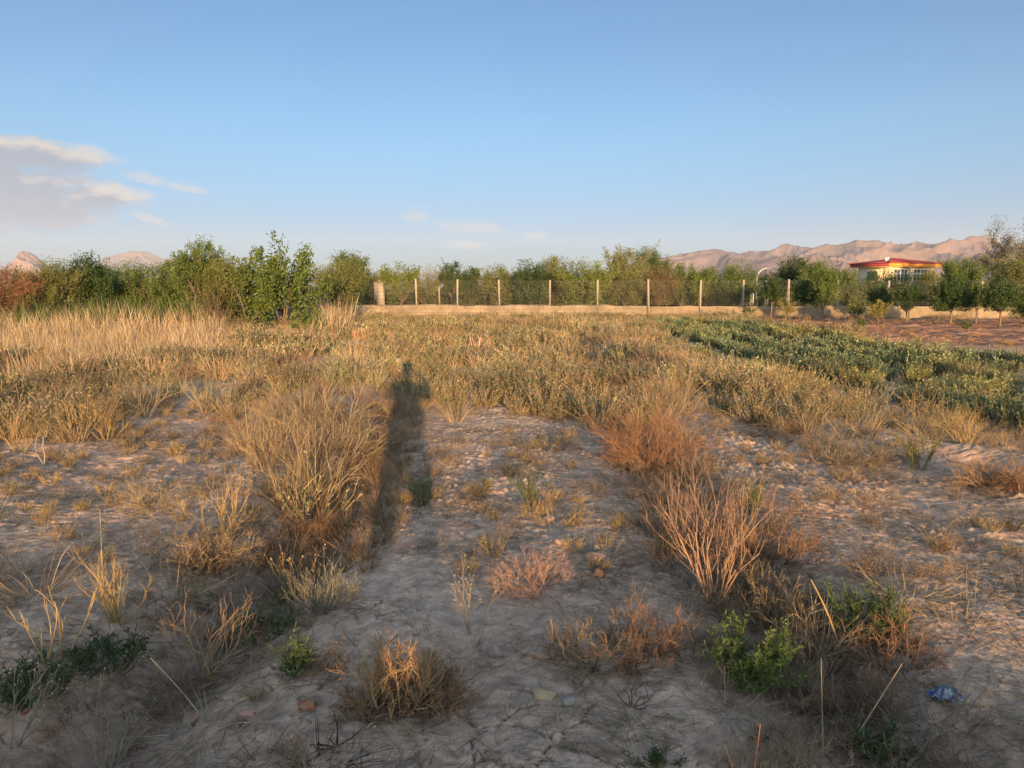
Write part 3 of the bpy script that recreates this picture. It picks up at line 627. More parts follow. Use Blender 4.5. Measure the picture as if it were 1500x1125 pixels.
TREES = [
 # px, top, width, bottom, Y, colour, name, label, kind, leaf, density
 (10, 388, 70, 452, 27, 'red', 'tamarisk_bush', 'rust red feathery tamarisk bush at the left end of the shrub line', 'fan', .05, 1.5),
 (-70, 382, 100, 450, 31, 'olive', 'tamarisk_bush', 'tall olive tamarisk bush standing beside the rust red one', 'fan', .06, 1.2),
 (74, 380, 70, 448, 28, 'olive', 'tamarisk_bush', 'brownish olive bush between the rust red bush and a dark green one', 'fan', .06, 1.2),
 (128, 372, 58, 450, 29, 'dark', 'fruit_tree', 'dark green twiggy tree right of the brownish olive bush, dense and narrow', 'vase', .08, 1.2),
 (196, 384, 62, 452, 31, 'green', 'fruit_tree', 'mid green rounded tree in the gap where the far hazy peak shows', 'vase', .08, 1.1),
 (243, 378, 52, 452, 30, 'green', 'fruit_tree', 'mid green tree just left of the tallest spire shaped crown', 'vase', .08, 1.1),
 (288, 345, 72, 462, 27, 'green', 'fruit_tree', 'tallest tree of the left shrub line with a spire shaped crown', 'vase', .08, 1.35),
 (333, 367, 62, 466, 26.5, 'olive', 'fruit_tree', 'olive green tree between the spire shaped crown and the big leaved tree', 'vase', .075, 1.2),
 (378, 358, 66, 470, 26, 'green', 'fruit_tree', 'loose tree with ragged leafy branches above a dark purple stemmed base', 'loose', .10, 1.0),
 (428, 351, 82, 476, 24.5, 'green', 'fruit_tree', 'big broad leaved green tree closest to the left end of the wall', 'loose', .115, 1.15),
 (488, 378, 70, 455, 36, 'olive', 'fruit_tree', 'olive green tree behind and right of the big broad leaved tree', 'vase', .09, 1.1),
 (510, 365, 50, 440, 47, 'green', 'fruit_tree', 'rounded tree top rising behind the left end of the wall', 'round', .11, 1.2),
 (165, 394, 80, 440, 40, 'green', 'fruit_tree', 'low green tree far back behind the dark twiggy tree', 'vase', .10, 1.1),
 (540, 392, 50, 440, 52, 'olive', 'fruit_tree', 'small olive tree behind the block pillar', 'vase', .10, 1.0),
 (585, 382, 48, 441, 48, 'bright', 'fruit_tree', 'yellow green airy tree just right of the block pillar', 'loose', .10, 1.1),
 (624, 387, 44, 441, 50, 'pale', 'fruit_tree', 'pale sparse tree around the lone post behind the wall', 'loose', .09, 1.0),
 (661, 378, 28, 425, 49, 'dark', 'fruit_tree', 'narrow dark tree with a bare pointed tip in the middle of the fence', 'vase', .10, 1.1),
 (689, 388, 36, 432, 50, 'dark', 'fruit_tree', 'dark round topped tree right of the narrow pointed one', 'round', .10, 1.1),
 (727, 388, 48, 442, 49, 'olive', 'fruit_tree', 'olive goblet shaped tree left of the open gap in the orchard', 'vase', .10, 1.1),
 (779, 383, 52, 443, 48, 'dark', 'fruit_tree', 'dark green bushy tree right of the open gap in the orchard', 'vase', .11, 1.3),
 (815, 374, 48, 443, 50, 'olive', 'fruit_tree', 'tall olive brushy tree behind the fence, between a dark bushy and a bright one', 'vase', .09, 1.2),
 (858, 383, 66, 444, 47, 'bright', 'fruit_tree', 'bright leafy tree lit strongly behind the fence wire', 'vase', .11, 1.3),
 (918, 354, 58, 440, 58, 'pale', 'poplar_tree', 'tall pale leaved tree above the middle of the fence', 'vase', .12, 1.1),
 (948, 362, 62, 440, 60, 'green', 'poplar_tree', 'tall green tree touching the right side of the pale leaved one', 'round', .12, 1.2),
 (915, 392, 60, 443, 49, 'olive', 'fruit_tree', 'olive bush like tree under the tall pale leaved tree', 'vase', .10, 1.1),
 (968, 386, 46, 444, 48, 'brown', 'fruit_tree', 'brown leaved twiggy tree behind the fence', 'fan', .08, .8),
 (1000, 382, 52, 444, 49, 'green', 'fruit_tree', 'green open branched tree with pale forked limbs behind the fence', 'loose', .10, 1.2),
 (1038, 389, 40, 444, 48, 'bright', 'fruit_tree', 'yellow green tree left of the round topped tree by the hoop', 'vase', .10, 1.2),
 (1081, 385, 50, 438, 47, 'green', 'fruit_tree', 'dense round topped tree just left of the white hoop', 'round', .10, 1.4),
 (1124, 398, 40, 436, 60, 'olive', 'fruit_tree', 'olive tree seen through the white hoop', 'round', .11, 1.0),
 (1165, 370, 40, 430, 54, 'dark', 'fruit_tree', 'dark tall tree right of the white hoop', 'round', .11, 1.3),
 (1200, 378, 52, 440, 50, 'green', 'fruit_tree', 'broad green tree between the dark tall tree and the house', 'round', .11, 1.3),
 (1238, 391, 44, 440, 52, 'green', 'fruit_tree', 'green tree hiding the left side of the house', 'round', .11, 1.3),
 (1284, 395, 46, 440, 52, 'dark', 'fruit_tree', 'dark tree below the near corner of the house', 'round', .11, 1.3),
 (1326, 401, 46, 440, 52, 'green', 'fruit_tree', 'green tree under the first window of the house', 'round', .11, 1.3),
 (1362, 397, 40, 440, 53, 'olive', 'fruit_tree', 'olive tree under the second window of the house', 'vase', .11, 1.2),
 (1411, 374, 54, 444, 47, 'green', 'fruit_tree', 'tall leafy tree covering the right end of the house', 'vase', .11, 1.4),
 (1478, 378, 66, 446, 50, 'olive', 'fruit_tree', 'broad olive tree at the right edge under the grey leaved tree', 'vase', .11, 1.3),
 (1545, 376, 80, 446, 49, 'green', 'fruit_tree', 'green tree behind the wall beyond the grey leaved tree', 'vase', .11, 1.2),
 (1496, 314, 92, 400, 62, 'silver', 'olive_tree', 'tall grey leaved tree with open branches at the far right', 'loose', .13, .75),
 # in front of the wall
 (1131, 405, 32, 440, 40, 'dark', 'young_tree', 'small dark ball headed tree on a thin bare stem before the wall', 'round', .07, 1.5),
 (1180, 402, 34, 442, 39, 'dark', 'young_tree', 'dark leafy young tree before the wall, right of the ball headed one', 'round', .08, 1.3),
 (1208, 392, 40, 448, 37.5, 'green', 'young_tree', 'tall bushy young tree casting a broad shadow on the wall', 'vase', .085, 1.4),
 (1292, 418, 32, 450, 37, 'dark', 'young_tree', 'dark young tree behind the yellow sapling before the wall', 'round', .08, 1.3),
 (1334, 415, 34, 442, 37.5, 'dark', 'young_tree', 'shaded green young tree left of the big dark one on the red soil', 'round', .085, 1.2),
 (1397, 402, 50, 452, 32, 'dark', 'young_tree', 'big dark round young tree on the red soil with a forked stem', 'round', .085, 1.5),
 (1434, 410, 36, 452, 34, 'bright', 'young_tree', 'yellow green young tree between two big dark ones', 'loose', .08, 1.1),
 (1470, 404, 44, 452, 30, 'dark', 'young_tree', 'dark upright young tree nearest the right edge on a straight stem', 'round', .085, 1.5),
 (1506, 416, 44, 465, 33, 'green', 'young_tree', 'green young tree cut by the right edge', 'vase', .08, 1.3),
 (1575, 404, 52, 462, 31, 'dark', 'young_tree', 'dark young tree beyond the right edge of the orchard row', 'round', .085, 1.3),
 (1152, 437, 20, 462, 37, 'yellow', 'orchard_sapling', 'tiny yellow sapling in front of the small dark ball headed tree', 'loose', .06, .5),
 (1258, 432, 32, 462, 35, 'olive', 'orchard_sapling', 'airy olive sapling before the wall left of the yellow one', 'loose', .065, .6),
 (1288, 440, 26, 466, 33.5, 'yellow', 'orchard_sapling', 'leafy yellow green sapling with a shadow beside it on the wall', 'loose', .07, .6),
 (1330, 440, 22, 452, 34.5, 'yellow', 'orchard_sapling', 'thin stemmed yellow sapling in the sunniest gap of the wall', 'loose', .06, .5),
 (1260, 468, 14, 478, 28, 'green', 'orchard_sapling', 'knee high green sapling out on the red soil', 'loose', .05, .35),
 (1415, 470, 16, 482, 27, 'olive', 'orchard_sapling', 'low leafy sapling on the red soil below the big dark tree', 'loose', .05, .4),
 (1100, 448, 18, 462, 39, 'olive', 'orchard_sapling', 'small dry sapling close to the wall under the round topped tree', 'loose', .06, .4),
]
for i, t in enumerate(TREES):
    make_tree(*t[:5], t[5], t[6], t[7], t[8], i, t[9], t[10])
# dark stemmed thicket at the foot of the left trees
BASES = []
def stick_bush(name, label, x, y, h, spread, n, cols, seed, levels=2, kids=3, leafn=0, pal=None, r=.010, cat='bush', ang=.35, leaf=.04, up=.05, wob=.08, sides=3, rs=.65, nsub=3, base=.05, group=None, at_end=False, shrink=.7, leaf_w=.35, taper=.85, squash=None, levels_cols=None):
    rng = np.random.default_rng(seed); P, D = stems(rng, n, spread, base if n > 14 else .004)
    tot = sum(shrink**k for k in range(levels+1)); L = h/tot*rng.uniform(.7, 1.2, n)*1.15
    lv = grow(rng, P, D, L, np.full(n, r), levels, kids, ang, wob, nsub, up, shrink, rs, taper, at_end)
    top = np.percentile(np.concatenate([l[1][:, 2] for l in lv]), 99); f = h/max(top, .01)
    T = Geo()
    for k, l in enumerate(lv):
        cc = mixcol(rng, cols, len(l[0]), .14); tubes(T, l[0]*f, l[1]*f, l[2], l[3], cc, sides if k < 2 else 3)
    if y < 11: BASES.append((x, y, h))
    z = Z(x, y)-.01
    if leafn and True:
        o = empty(name, (x, y, z)); build('stem', T, M_DRY, o); G = Geo(); t = lv[-1]; i = rng.integers(0, len(t[0]), leafn); a = t[0][i]*f; b = t[1][i]*f
        c = a+(b-a)*rng.uniform(0, 1.05, (leafn, 1)); d = norm(norm(b-a)*.7+.7*rng.standard_normal((leafn, 3)))
        leaves(G, rng, c, d, leaf*rng.uniform(.6, 1.3, leafn), leaf*leaf_w, mixcol(rng, pal, leafn, .18)); build('foliage', G, M_LEAF, o)
    else: o = build(name, T, M_DRY, None, (x, y, z))
    return tag(o, label, cat, group)
YELL = [(.34, .235, .095), (.29, .19, .08), (.38, .27, .12)]; STRAW = [(.33, .245, .13), (.26, .19, .105), (.38, .29, .165)]
RUST = [(.27, .14, .075), (.22, .115, .06), (.31, .175, .09)]; BROWN = [(.18, .12, .075), (.23, .155, .095), (.14, .10, .065)]; GREY = [(.22, .195, .13), (.19, .17, .11), (.26, .225, .155)]
GREEN = [(.075, .12, .035), (.10, .15, .04), (.055, .09, .03)]; SAGE = [(.120, .140, .062), (.155, .165, .075), (.088, .108, .048)]; DKG = [(.045, .075, .028), (.06, .09, .035), (.035, .055, .022)]
def pxh(px0, bot, top, Yd=None):                     # ground spot and height of an upright thing between two photo rows
    x, y = g(px0, bot); return x, y, at(px0, top, y)[2]
x, y, h = pxh(383, 486, 428); stick_bush('thicket', 'dark purple stemmed thicket at the foot of the ragged green tree', x, y, h, .6, 26, [(.12, .07, .06), (.17, .09, .075), (.09, .06, .05)], 301, 2, 3, 500, DKG, .018, leaf=.07)
x, y, h = pxh(318, 496, 420); stick_bush('thicket', 'slim leafy sapling pair rising out of the dry reeds', x, y, h, .30, 5, [(.12, .09, .07), (.16, .11, .08)], 302, 2, 4, 800, PAL['olive'], .02, leaf=.06)

# ------------------------------------------------------------------ clump prototypes for the weeds
def sage(seed, n, h, lpn, ls, pal, dry, r=.0022, spread=.75, dryfrac=.3):
    rng = np.random.default_rng(seed); P, D = stems(rng, n, spread, .09); L = h*rng.uniform(.6, 1.1, n)
    lv = grow(rng, P, D, L*.62, np.full(n, r*1.5), 1, 3, .35, .07, 2, .12, .6, .7, .8, False); G = Geo()
    cs = mixcol(rng, dry, n, .15)
    for l in lv: tubes(G, l[0], l[1], l[2], l[3], mixcol(rng, dry, len(l[0]), .15), 3)
    t = [np.concatenate([lv[0][k], lv[1][k]]) for k in range(2)]; m = n*lpn; i = rng.integers(0, len(t[0]), m)
    f = rng.uniform(0, 1.05, (m, 1)); p = t[0][i]+(t[1]-t[0])[i]*f; ax = norm((t[1]-t[0])[i])
    c = np.where(rng.uniform(0, 1, (m, 1)) < dryfrac, mixcol(rng, dry, m, .15), mixcol(rng, pal, m, .18))
    leaves(G, rng, p, norm(ax*.8+.6*rng.standard_normal((m, 3))), ls*rng.uniform(.6, 1.3, m), ls*.42, c)
    return G.arr()
def tuft(seed, n, h, wdt, cols, spread=.6, droop=.25, base=.04, seg=3):
    rng = np.random.default_rng(seed); P, D = stems(rng, n, spread, base); G = Geo()
    blades(G, rng, P, D, h*rng.uniform(.45, 1.15, n), wdt*rng.uniform(.6, 1.3, n), droop*rng.uniform(0, 2, n), mixcol(rng, cols, n, .16), seg); return G.arr()
def fine(seed, n, h, cols, spread=1.1, levels=3, kids=3, r=.0016, ang=.5, wob=.15):
    rng = np.random.default_rng(seed); P, D = stems(rng, n, spread, .03)
    lv = grow(rng, P, D, h*rng.uniform(.3, .5, n), np.full(n, r), levels, kids, ang, wob, 2, .06, .72, .75, .85, False); G = Geo()
    for l in lv: tubes(G, l[0], l[1], l[2], l[3], mixcol(rng, cols, len(l[0]), .16), 3)
    return G.arr()
NS = 4
P_SAGE = [sage(400+k, 24, .36, 16, .026, SAGE, STRAW, dryfrac=.15+.13*k) for k in range(NS)]
P_SAGE_FAR = [sage(410+k, 15, .36, 10, .045, SAGE, STRAW, .004, dryfrac=.15+.13*k) for k in range(NS)]
P_CROP = [sage(420+k, 26, .40, 18, .030, [(.135, .175, .082), (.18, .215, .105), (.085, .12, .056)], [(.12, .12, .06), (.16, .14, .07)], dryfrac=.12, spread=.6) for k in range(NS)]
P_CROP_FAR = [sage(430+k, 16, .40, 12, .05, [(.135, .175, .082), (.18, .215, .105), (.085, .12, .056)], [(.12, .12, .06)], .004, dryfrac=.12, spread=.6) for k in range(NS)]
P_STRAW = [tuft(440+k, 95, .38, .0042, STRAW+BROWN[:1], .6, .28, .07) for k in range(NS)]
P_STRAW_FAR = [tuft(450+k, 44, .42, .009, STRAW+BROWN[:1], .6, .25, .09) for k in range(NS)]
P_FINE = [fine(460+k, 9, .34, STRAW, 1.0, 3, 3) for k in range(NS)]
P_RUST = [fine(470+k, 10, .30, RUST, 1.2, 3, 3) for k in range(NS)]
P_TINY = [tuft(480+k, 22, .075, .0032, STRAW+GREY, 1.1, .5, .03, 2) for k in range(NS)]
P_REED = [tuft(490+k, 22, 1.15, .015, [(.40, .31, .175), (.30, .21, .115), (.50, .40, .25), (.20, .125, .07)], .26, .2, .2) for k in range(NS)]
P_GREED = [tuft(500+k, 24, 1.0, .03, [(.075, .105, .03), (.10, .125, .04), (.055, .08, .025)], .30, .2, .2) for k in range(NS)]

def inpoly(px, py, poly):
    r = np.zeros(px.shape, bool); n = len(poly)
    for i in range(n):
        (x0, y0), (x1, y1) = poly[i], poly[(i+1) % n]
        if y0 == y1: continue
        c = ((y0 > py) != (y1 > py)) & (px < (x1-x0)*(py-y0)/(y1-y0)+x0); r ^= c
    return r
def cand(rng, n, y0, y1, wide=.85):
    y = np.sqrt(rng.uniform(y0*y0, y1*y1, n)); x = rng.uniform(-wide, wide, n)*(y+1.5); return x, y
WEEDS = [(-500, 700), (0, 692), (100, 655), (190, 610), (260, 592), (330, 610), (375, 690), (400, 745), (520, 740), (560, 660), (575, 600), (640, 625), (760, 612), (860, 622), (900, 655), (960, 650), (1010, 590), (1090, 622), (1170, 655), (1290, 668), (1330, 640), (1420, 640), (1520, 655), (2100, 760), (2100, 560), (1500, 480), (1150, 466), (500, 466), (330, 470), (-500, 480)]
CROP = [(945, 478), (1010, 476), (1090, 484), (1260, 507), (1500, 538), (2100, 600), (2100, 760), (1500, 632), (1390, 612), (1290, 600), (1200, 582), (1100, 556), (1020, 525), (975, 500)]
ORCH = [(1110, 462), (1640, 462), (2200, 480), (2200, 600), (1500, 536), (1260, 504), (1100, 480)]
rng = np.random.default_rng(77)
# middle distance weeds: the nearest ones each an object, the rest one mass
x, y = cand(rng, 18000, 4.6, 43); px, py = project(x, y)
cl = fbm(x*.55, y*.55, 3, 201)
keep = inpoly(px, py, WEEDS) & ~inpoly(px, py, CROP) & ~inpoly(px, py, ORCH) & (vnoise(x*.9, y*.9, 203)+.30*rng.uniform(-1, 1, len(x)) > .27+.10*smooth(18, 24, y)) & ~((px < 335) & (py < 532)) 
x, y, cl, px, py = x[keep], y[keep], cl[keep], px[keep], py[keep]
sc = rng.uniform(.6, 1.4, len(x))*np.where(y < 8.5, 1.05, 1.)*(.66+.85*vnoise(x*.45, y*.45, 299)); u = rng.uniform(0, 1, len(x))
kind = np.where(cl+.24*(u-.5) > .46, 0, np.where(u < .42, 1, np.where(u < .70, 2, 3)))       # sage, straw, fine, rust
tint = (1+.20*rng.standard_normal((len(x), 1)))*(1+.06*rng.standard_normal((len(x), 3)))*(.70+.70*vnoise(x*.8, y*.8, 298))[:, None]
order = np.argsort(y); indiv = np.zeros(len(x), bool); inview = (px > -30) & (px < 1530); ids = order[inview[order]][:230]; indiv[ids] = True
GRP = [('weed_clump', 'grey green leafy weed clump in the weedy middle of the field', 'grey green weeds', P_SAGE, M_LEAF), ('grass_tuft', 'straw coloured dry grass tuft in the weedy middle of the field', 'dry grass tufts', P_STRAW, M_DRY),
       ('dry_weed', 'pale bare twiggy dry weed in the weedy middle of the field', 'bare twiggy weeds', P_FINE, M_DRY), ('dry_weed', 'rust brown twiggy dry weed in the weedy middle of the field', 'rust brown weeds', P_RUST, M_DRY)]
pro = {}
for i in ids:
    k = kind[i]; v = int(rng.integers(0, NS)); nm, lab, grp, ps, mt = GRP[k]
    if (k, v) not in pro: o = build(nm, ps[v], mt); pro[k, v] = o
    else: o = pro[k, v].copy(); C.objects.link(o)
    o.location = (x[i], y[i], Z(x[i], y[i])-.008); o.rotation_euler = (.09*rng.standard_normal(), .09*rng.standard_normal(), rng.uniform(0, TAU)); s = sc[i]; o.scale = (s*1.1, s*1.1, s)
    tag(o, lab, 'weed' if k != 1 else 'grass tuft', grp)
rest = ~indiv
for k, (pn, pf, mt, nm) in enumerate([(P_SAGE, P_SAGE_FAR, M_LEAF, 'weeds'), (P_STRAW, P_STRAW_FAR, M_DRY, 'dry_grass'), (P_FINE, None, M_DRY, 'dry_weeds'), (P_RUST, None, M_DRY, 'dry_weeds')]):
    a = rest & (kind == k) & (y < 15); b = rest & (kind == k) & (y >= 15)
    if pf is None: a = a | (b & (rng.uniform(0, 1, len(x)) < .4)); b = b & False
    if a.any(): scatter(nm, pn, x[a], y[a], sc[a], mt, rng, tint[a])
    if b.any(): scatter(nm, pf, x[b], y[b], sc[b]*1.05, mt, rng, tint[b])
# branching straw shrubs standing in drifts among the weeds
def fork_proto(seed, h, n, spread, cols, r):
    rng = np.random.default_rng(seed); P, D = stems(rng, n, spread, .04); lv = grow(rng, P, D, h*rng.uniform(.22, .4, n), np.full(n, r), 4, 2, .42, .12, 2, .05, .74, .74, .8, False); G = Geo(); top = max(np.percentile(l[1][:, 2], 99) for l in lv); f = h/top
    for l in lv: tubes(G, l[0]*f, l[1]*f, l[2], l[3], mixcol(rng, cols, len(l[0]), .15), 3)
    return build('dry_shrub', G, M_DRY)
FK = [fork_proto(560, .5, 24, 1.0, STRAW, .0045), fork_proto(561, .42, 20, 1.15, STRAW+YELL, .004), fork_proto(562, .55, 18, .75, YELL, .0045), fork_proto(563, .4, 26, 1.1, BROWN+STRAW, .0038)]
used = set()
for poly, n, lab, grp in (([(350, 560), (565, 548), (562, 680), (520, 735), (430, 750), (385, 690)], 13, 'branching straw shrub in the thicket left of the long shadow', 'straw shrubs left of the shadow'),
                          ([(0, 600), (60, 560), (330, 535), (330, 605), (180, 645), (40, 690)], 18, 'branching straw shrub among the weeds on the far left', 'straw shrubs on the far left'),
                          ([(860, 540), (1010, 540), (1010, 620), (900, 640)], 10, 'branching straw shrub around the big rust red tumbleweed', 'straw shrubs by the tumbleweed'),
                          ([(1040, 600), (1330, 655), (1480, 690), (1480, 660), (1200, 600), (1050, 560)], 12, 'branching straw shrub along the right hand ridge', 'straw shrubs on the right hand ridge')):
    X0, X1 = min(p[0] for p in poly), max(p[0] for p in poly); Y0, Y1 = min(p[1] for p in poly), max(p[1] for p in poly); c = 0
    while c < n:
        a, b = rng.uniform(X0, X1), rng.uniform(Y0, Y1)
        if not inpoly(np.array([a]), np.array([b]), poly)[0]: continue
        v = int(rng.integers(0, 4)); o = FK[v] if v not in used else FK[v].copy()
        if v in used: C.objects.link(o)
        used.add(v); px_, py_ = g(a, b); o.location = (px_, py_, Z(px_, py_)-.01); k = rng.uniform(.6, 1.05); o.scale = (k*1.1, k*1.1, k); o.rotation_euler = (0, 0, rng.uniform(0, TAU)); tag(o, lab, 'dry shrub', grp); c += 1
# the green crop in its rows
x, y = cand(rng, 26000, 6, 38); px, py = project(x, y); rowc = off(x, y, RR); row = np.abs(((rowc+.15*(fbm(x, y, 2, 5)-.5))/1.25+.5) % 1-.5)
keep = inpoly(px, py, CROP) & (row < .30-.10*smooth(9, 14, y)) & (vnoise(x*.8, y*.8, 207) > .16); x, y = x[keep], y[keep]
sc = rng.uniform(.65, 1.3, len(x)); tint = 1.22*(1+.2*rng.standard_normal((len(x), 1)))*(1+.05*rng.standard_normal((len(x), 3)))*np.where(fbm(x*.5, y*.5, 2, 209)[:, None] > .58, np.array([1.5, 1.25, 1.05]), 1.)
a = y < 14; scatter('green_crop', P_CROP, x[a], y[a], sc[a], M_LEAF, rng, tint[a]); scatter('green_crop', P_CROP_FAR, x[~a], y[~a], sc[~a], M_LEAF, rng, tint[~a])
# low weeds on the red orchard soil, and rough grass before the wall
x, y = cand(rng, 4200, 20, 43); px, py = project(x, y); k = inpoly(px, py, ORCH) & (fbm(x*.6, y*1.2, 2, 211) > .47); x, y = x[k], y[k]
b = rng.uniform(0, 1, len(x)) < .5; scatter('weeds', P_SAGE_FAR, x[b], y[b], rng.uniform(.2, .6, b.sum()), M_LEAF, rng, np.ones((b.sum(), 3))*np.array([1.2, .95, .75])); scatter('dry_grass', P_STRAW_FAR, x[~b], y[~b], rng.uniform(.25, .6, (~b).sum()), M_DRY, rng, np.ones((1, 3))*np.array([[1., .8, .7]])*(.9+.25*rng.standard_normal(((~b).sum(), 1))))
x = rng.uniform(-11, 34, 900); y = 43.1-np.abs(rng.standard_normal(900))*.9; k = (vnoise(x*.5, x*0+3, 231) > .25) & ((x < 9) | (vnoise(x*.3, x*0+9, 232) > .6)); x, y = x[k], y[k]; scatter('dry_grass', P_STRAW_FAR, x, y, rng.uniform(.5, 1.25, len(x)), M_DRY, rng, (.9+.25*rng.standard_normal((len(x), 1)))*np.ones((1, 3)))
x = rng.uniform(-10, 10, 260); y = 43.0-np.abs(rng.standard_normal(260))*1.2; scatter('weeds', P_SAGE_FAR, x, y, rng.uniform(.5, 1.3, 260), M_LEAF, rng, np.ones((260, 3))*.9)
# tall dry reeds at the left, green reeds behind them
x, y = cand(rng, 5200, 15, 29); px, py = project(x, y)
lim = np.interp(px, [-400, 0, 120, 330, 430, 500, 520], [550, 545, 535, 525, 515, 500, 480]); k = (py < lim) & (px < 512) & (vnoise(x*.6, y*.6, 213) > .16); x, y, px, py = x[k], y[k], px[k], py[k]
sc = rng.uniform(.55, 1.0, len(x))*np.interp(py, [470, 495, 520, 545], [1.25, 1.1, .8, .5])*np.interp(px, [-300, 0, 60, 150, 300, 340, 440, 470, 500], [1.1, .85, .9, 1.05, 1.05, .6, .5, 1.1, 1.2])*(.75+.5*vnoise(x*.5, y*.5, 215))
scatter('dry_reeds', P_REED, x, y, sc, M_DRY, rng, (1+.14*rng.standard_normal((len(x), 1)))*np.ones((1, 3)), .16)
x, y = cand(rng, 5200, 9, 19); px, py = project(x, y); k = (px < 350) & (py > 505) & (py < 585-.10*px) & (vnoise(x*.7, y*.7, 241) > .30); x, y = x[k], y[k]; b = vnoise(x*.5, y*.5, 243) > .5
if b.any(): scatter('dry_weeds', P_RUST, x[b], y[b], rng.uniform(.8, 1.6, b.sum()), M_DRY, rng, (.9+.2*rng.standard_normal((b.sum(), 1)))*np.ones((1, 3)))
scatter('dry_reeds', P_REED, x[~b], y[~b], rng.uniform(.3, .72, (~b).sum()), M_DRY, rng, (.9+.2*rng.standard_normal(((~b).sum(), 1)))*np.ones((1, 3)), .2)
x, y = cand(rng, 1500, 25, 31, .9); px, py = project(x, y); k = (px < 300) | ((px > 480) & (px < 503) & (y > 29)); x, y = x[k], y[k]
scatter('green_reeds', P_GREED, x, y, rng.uniform(.9, 1.55, len(x)), M_LEAF, rng, None, .14)
# understorey and far scrub seen between the trunks
P_UNDER = [sage(520+k, 20, 1.5, 14, .13, PAL['dark']+PAL['green'], [(.10, .09, .05)], .012, dryfrac=.15) for k in range(3)]
x = rng.uniform(-14, 46, 900); y = rng.uniform(49, 66, 900); scatter('undergrowth', P_UNDER, x, y, rng.uniform(.6, 1.5, 900), M_LEAF, rng, None, .1)
x = rng.uniform(-60, -9, 260); y = rng.uniform(30, 42, 260); scatter('undergrowth', P_UNDER, x, y, rng.uniform(.6, 1.3, 260), M_LEAF, rng, None, .1)
x = rng.uniform(-260, 260, 1300); y = rng.uniform(150, 330, 1300); scatter('far_scrub', P_UNDER, x, y, rng.uniform(.9, 2.6, 1300), M_LEAF, rng, np.ones((1300, 3))*np.array([1.5, 1.3, 1.1]), .1)
# matted dry tangles in the ditches and here and there on the clay
P_MAT = [fine(540+k, 12, .26, BROWN+STRAW+RUST[:1], 1.42, 3, 3, .0021, .7, .3) for k in range(NS)]
x, y = cand(rng, 5200, 1.75, 14); dr, dl = off(x, y, DR), off(x, y, DL); d = np.exp(-(dr/.42)**2)*smooth(2.0, 2.6, y)+.95*np.exp(-(dl/.45)**2); pz = fbm(x*1.7, y*1.7, 3, 219)
k = d*.8+.9*(pz-.5)+.22*(rng.uniform(-1, 1, len(x))) > .45; k |= (pz > .57) & (rng.uniform(0, 1, len(x)) < .25); x, y = x[k], y[k]
scatter('dry_tangles', P_MAT, x, y, rng.uniform(.35, 1.05, len(x)), M_DRY, rng, (1+.2*rng.standard_normal((len(x), 1)))*np.ones((1, 3)))
x, y = cand(rng, 5200, 2.2, 9); dl, dr = off(x, y, DL), off(x, y, DR); k = ((np.abs(dl) < .55) & (rng.uniform(0, 1, len(x)) < np.where(y < 4.2, .22, .5))) | ((np.abs(dr) < .40) & (y > 3) & (rng.uniform(0, 1, len(x)) < .35)); x, y = x[k], y[k]
scatter('dry_grass', P_STRAW, x, y, rng.uniform(.25, .8, len(x))*np.where(y < 4.2, .5, 1.), M_DRY, rng, (.8+.25*rng.standard_normal((len(x), 1)))*np.array([[1., .88, .78]]), .25)
x, y = cand(rng, 900, 3.2, 11); px, py = project(x, y); k = (vnoise(x*.9, y*.9, 217) > .48) & ~((np.abs(off(x, y, DL)) > .5) & (y < 4)); x, y = x[k], y[k]
scatter('weeds', P_SAGE, x, y, rng.uniform(.15, .5, len(x)), M_LEAF, rng, (1+.2*rng.standard_normal((len(x), 1)))*np.array([[1.1, 1., .85]]))
# small dry grass and straw litter over the whole near field
x, y = cand(rng, 8000, 1.7, 12); px, py = project(x, y); d = np.exp(-(off(x, y, DR)/.5)**2)+np.exp(-(off(x, y, DL)/.45)**2)
k = (fbm(x*1.5, y*1.5, 3, 221)+.35*d+.12*rng.uniform(-1, 1, len(x)) > .53); x, y = x[k], y[k]
scatter('short_grass', P_TINY, x, y, rng.uniform(.4, 1.5, len(x)), M_DRY, rng, (1+.2*rng.standard_normal((len(x), 1)))*np.array([[.8, .75, .7]]))
x, y = cand(rng, 60000, 1.7, 10); d = np.exp(-(off(x, y, DR)/.6)**2)+np.exp(-(off(x, y, DL)/.5)**2)
k = (fbm(x*2.2, y*2.2, 4, 225, .6)+.22*d+.10*rng.uniform(-1, 1, len(x)) > .565); x, y = x[k], y[k]; n = len(x); G = Geo()
B = np.stack([x, y, H(x, y)+.006], 1); th = rng.uniform(0, TAU, n)
D = norm(np.stack([np.cos(th), np.sin(th), .10*rng.standard_normal(n)+.05], 1)); L = rng.uniform(.03, .16, n)
P2 = B+D*L[:, None]; P2[:, 2] = np.maximum(P2[:, 2], H(P2[:, 0], P2[:, 1])+.004)
tubes(G, B, P2, rng.uniform(.0008, .0022, n), rng.uniform(.0006, .0016, n), mixcol(rng, STRAW+BROWN+GREY, n, .2), 3)
tag(build('straw_litter', G, M_DRY), None, None, None, 'stuff')
# dead grass lying flat in rosettes
def flat_mat(seed):
    a = list(tuft(seed, 60, .30, .0035, GREY+BROWN, 1.5, .3, .12)); a[0][:, 2] = np.maximum(a[0][:, 2], .008+.016*vnoise(a[0][:, 0]*60, a[0][:, 1]*60, 3)); return a
P_DEAD = [flat_mat(580+k) for k in range(NS)]
x, y = cand(rng, 1500, 1.75, 9); k = (fbm(x*1.3, y*1.3, 3, 233)+.1*rng.uniform(-1, 1, len(x)) > .52); x, y = x[k], y[k]
scatter('dead_grass', P_DEAD, x, y, rng.uniform(.25, .95, len(x)), M_DRY, rng, (.8+.25*rng.standard_normal((len(x), 1)))*np.ones((1, 3)), 0.)
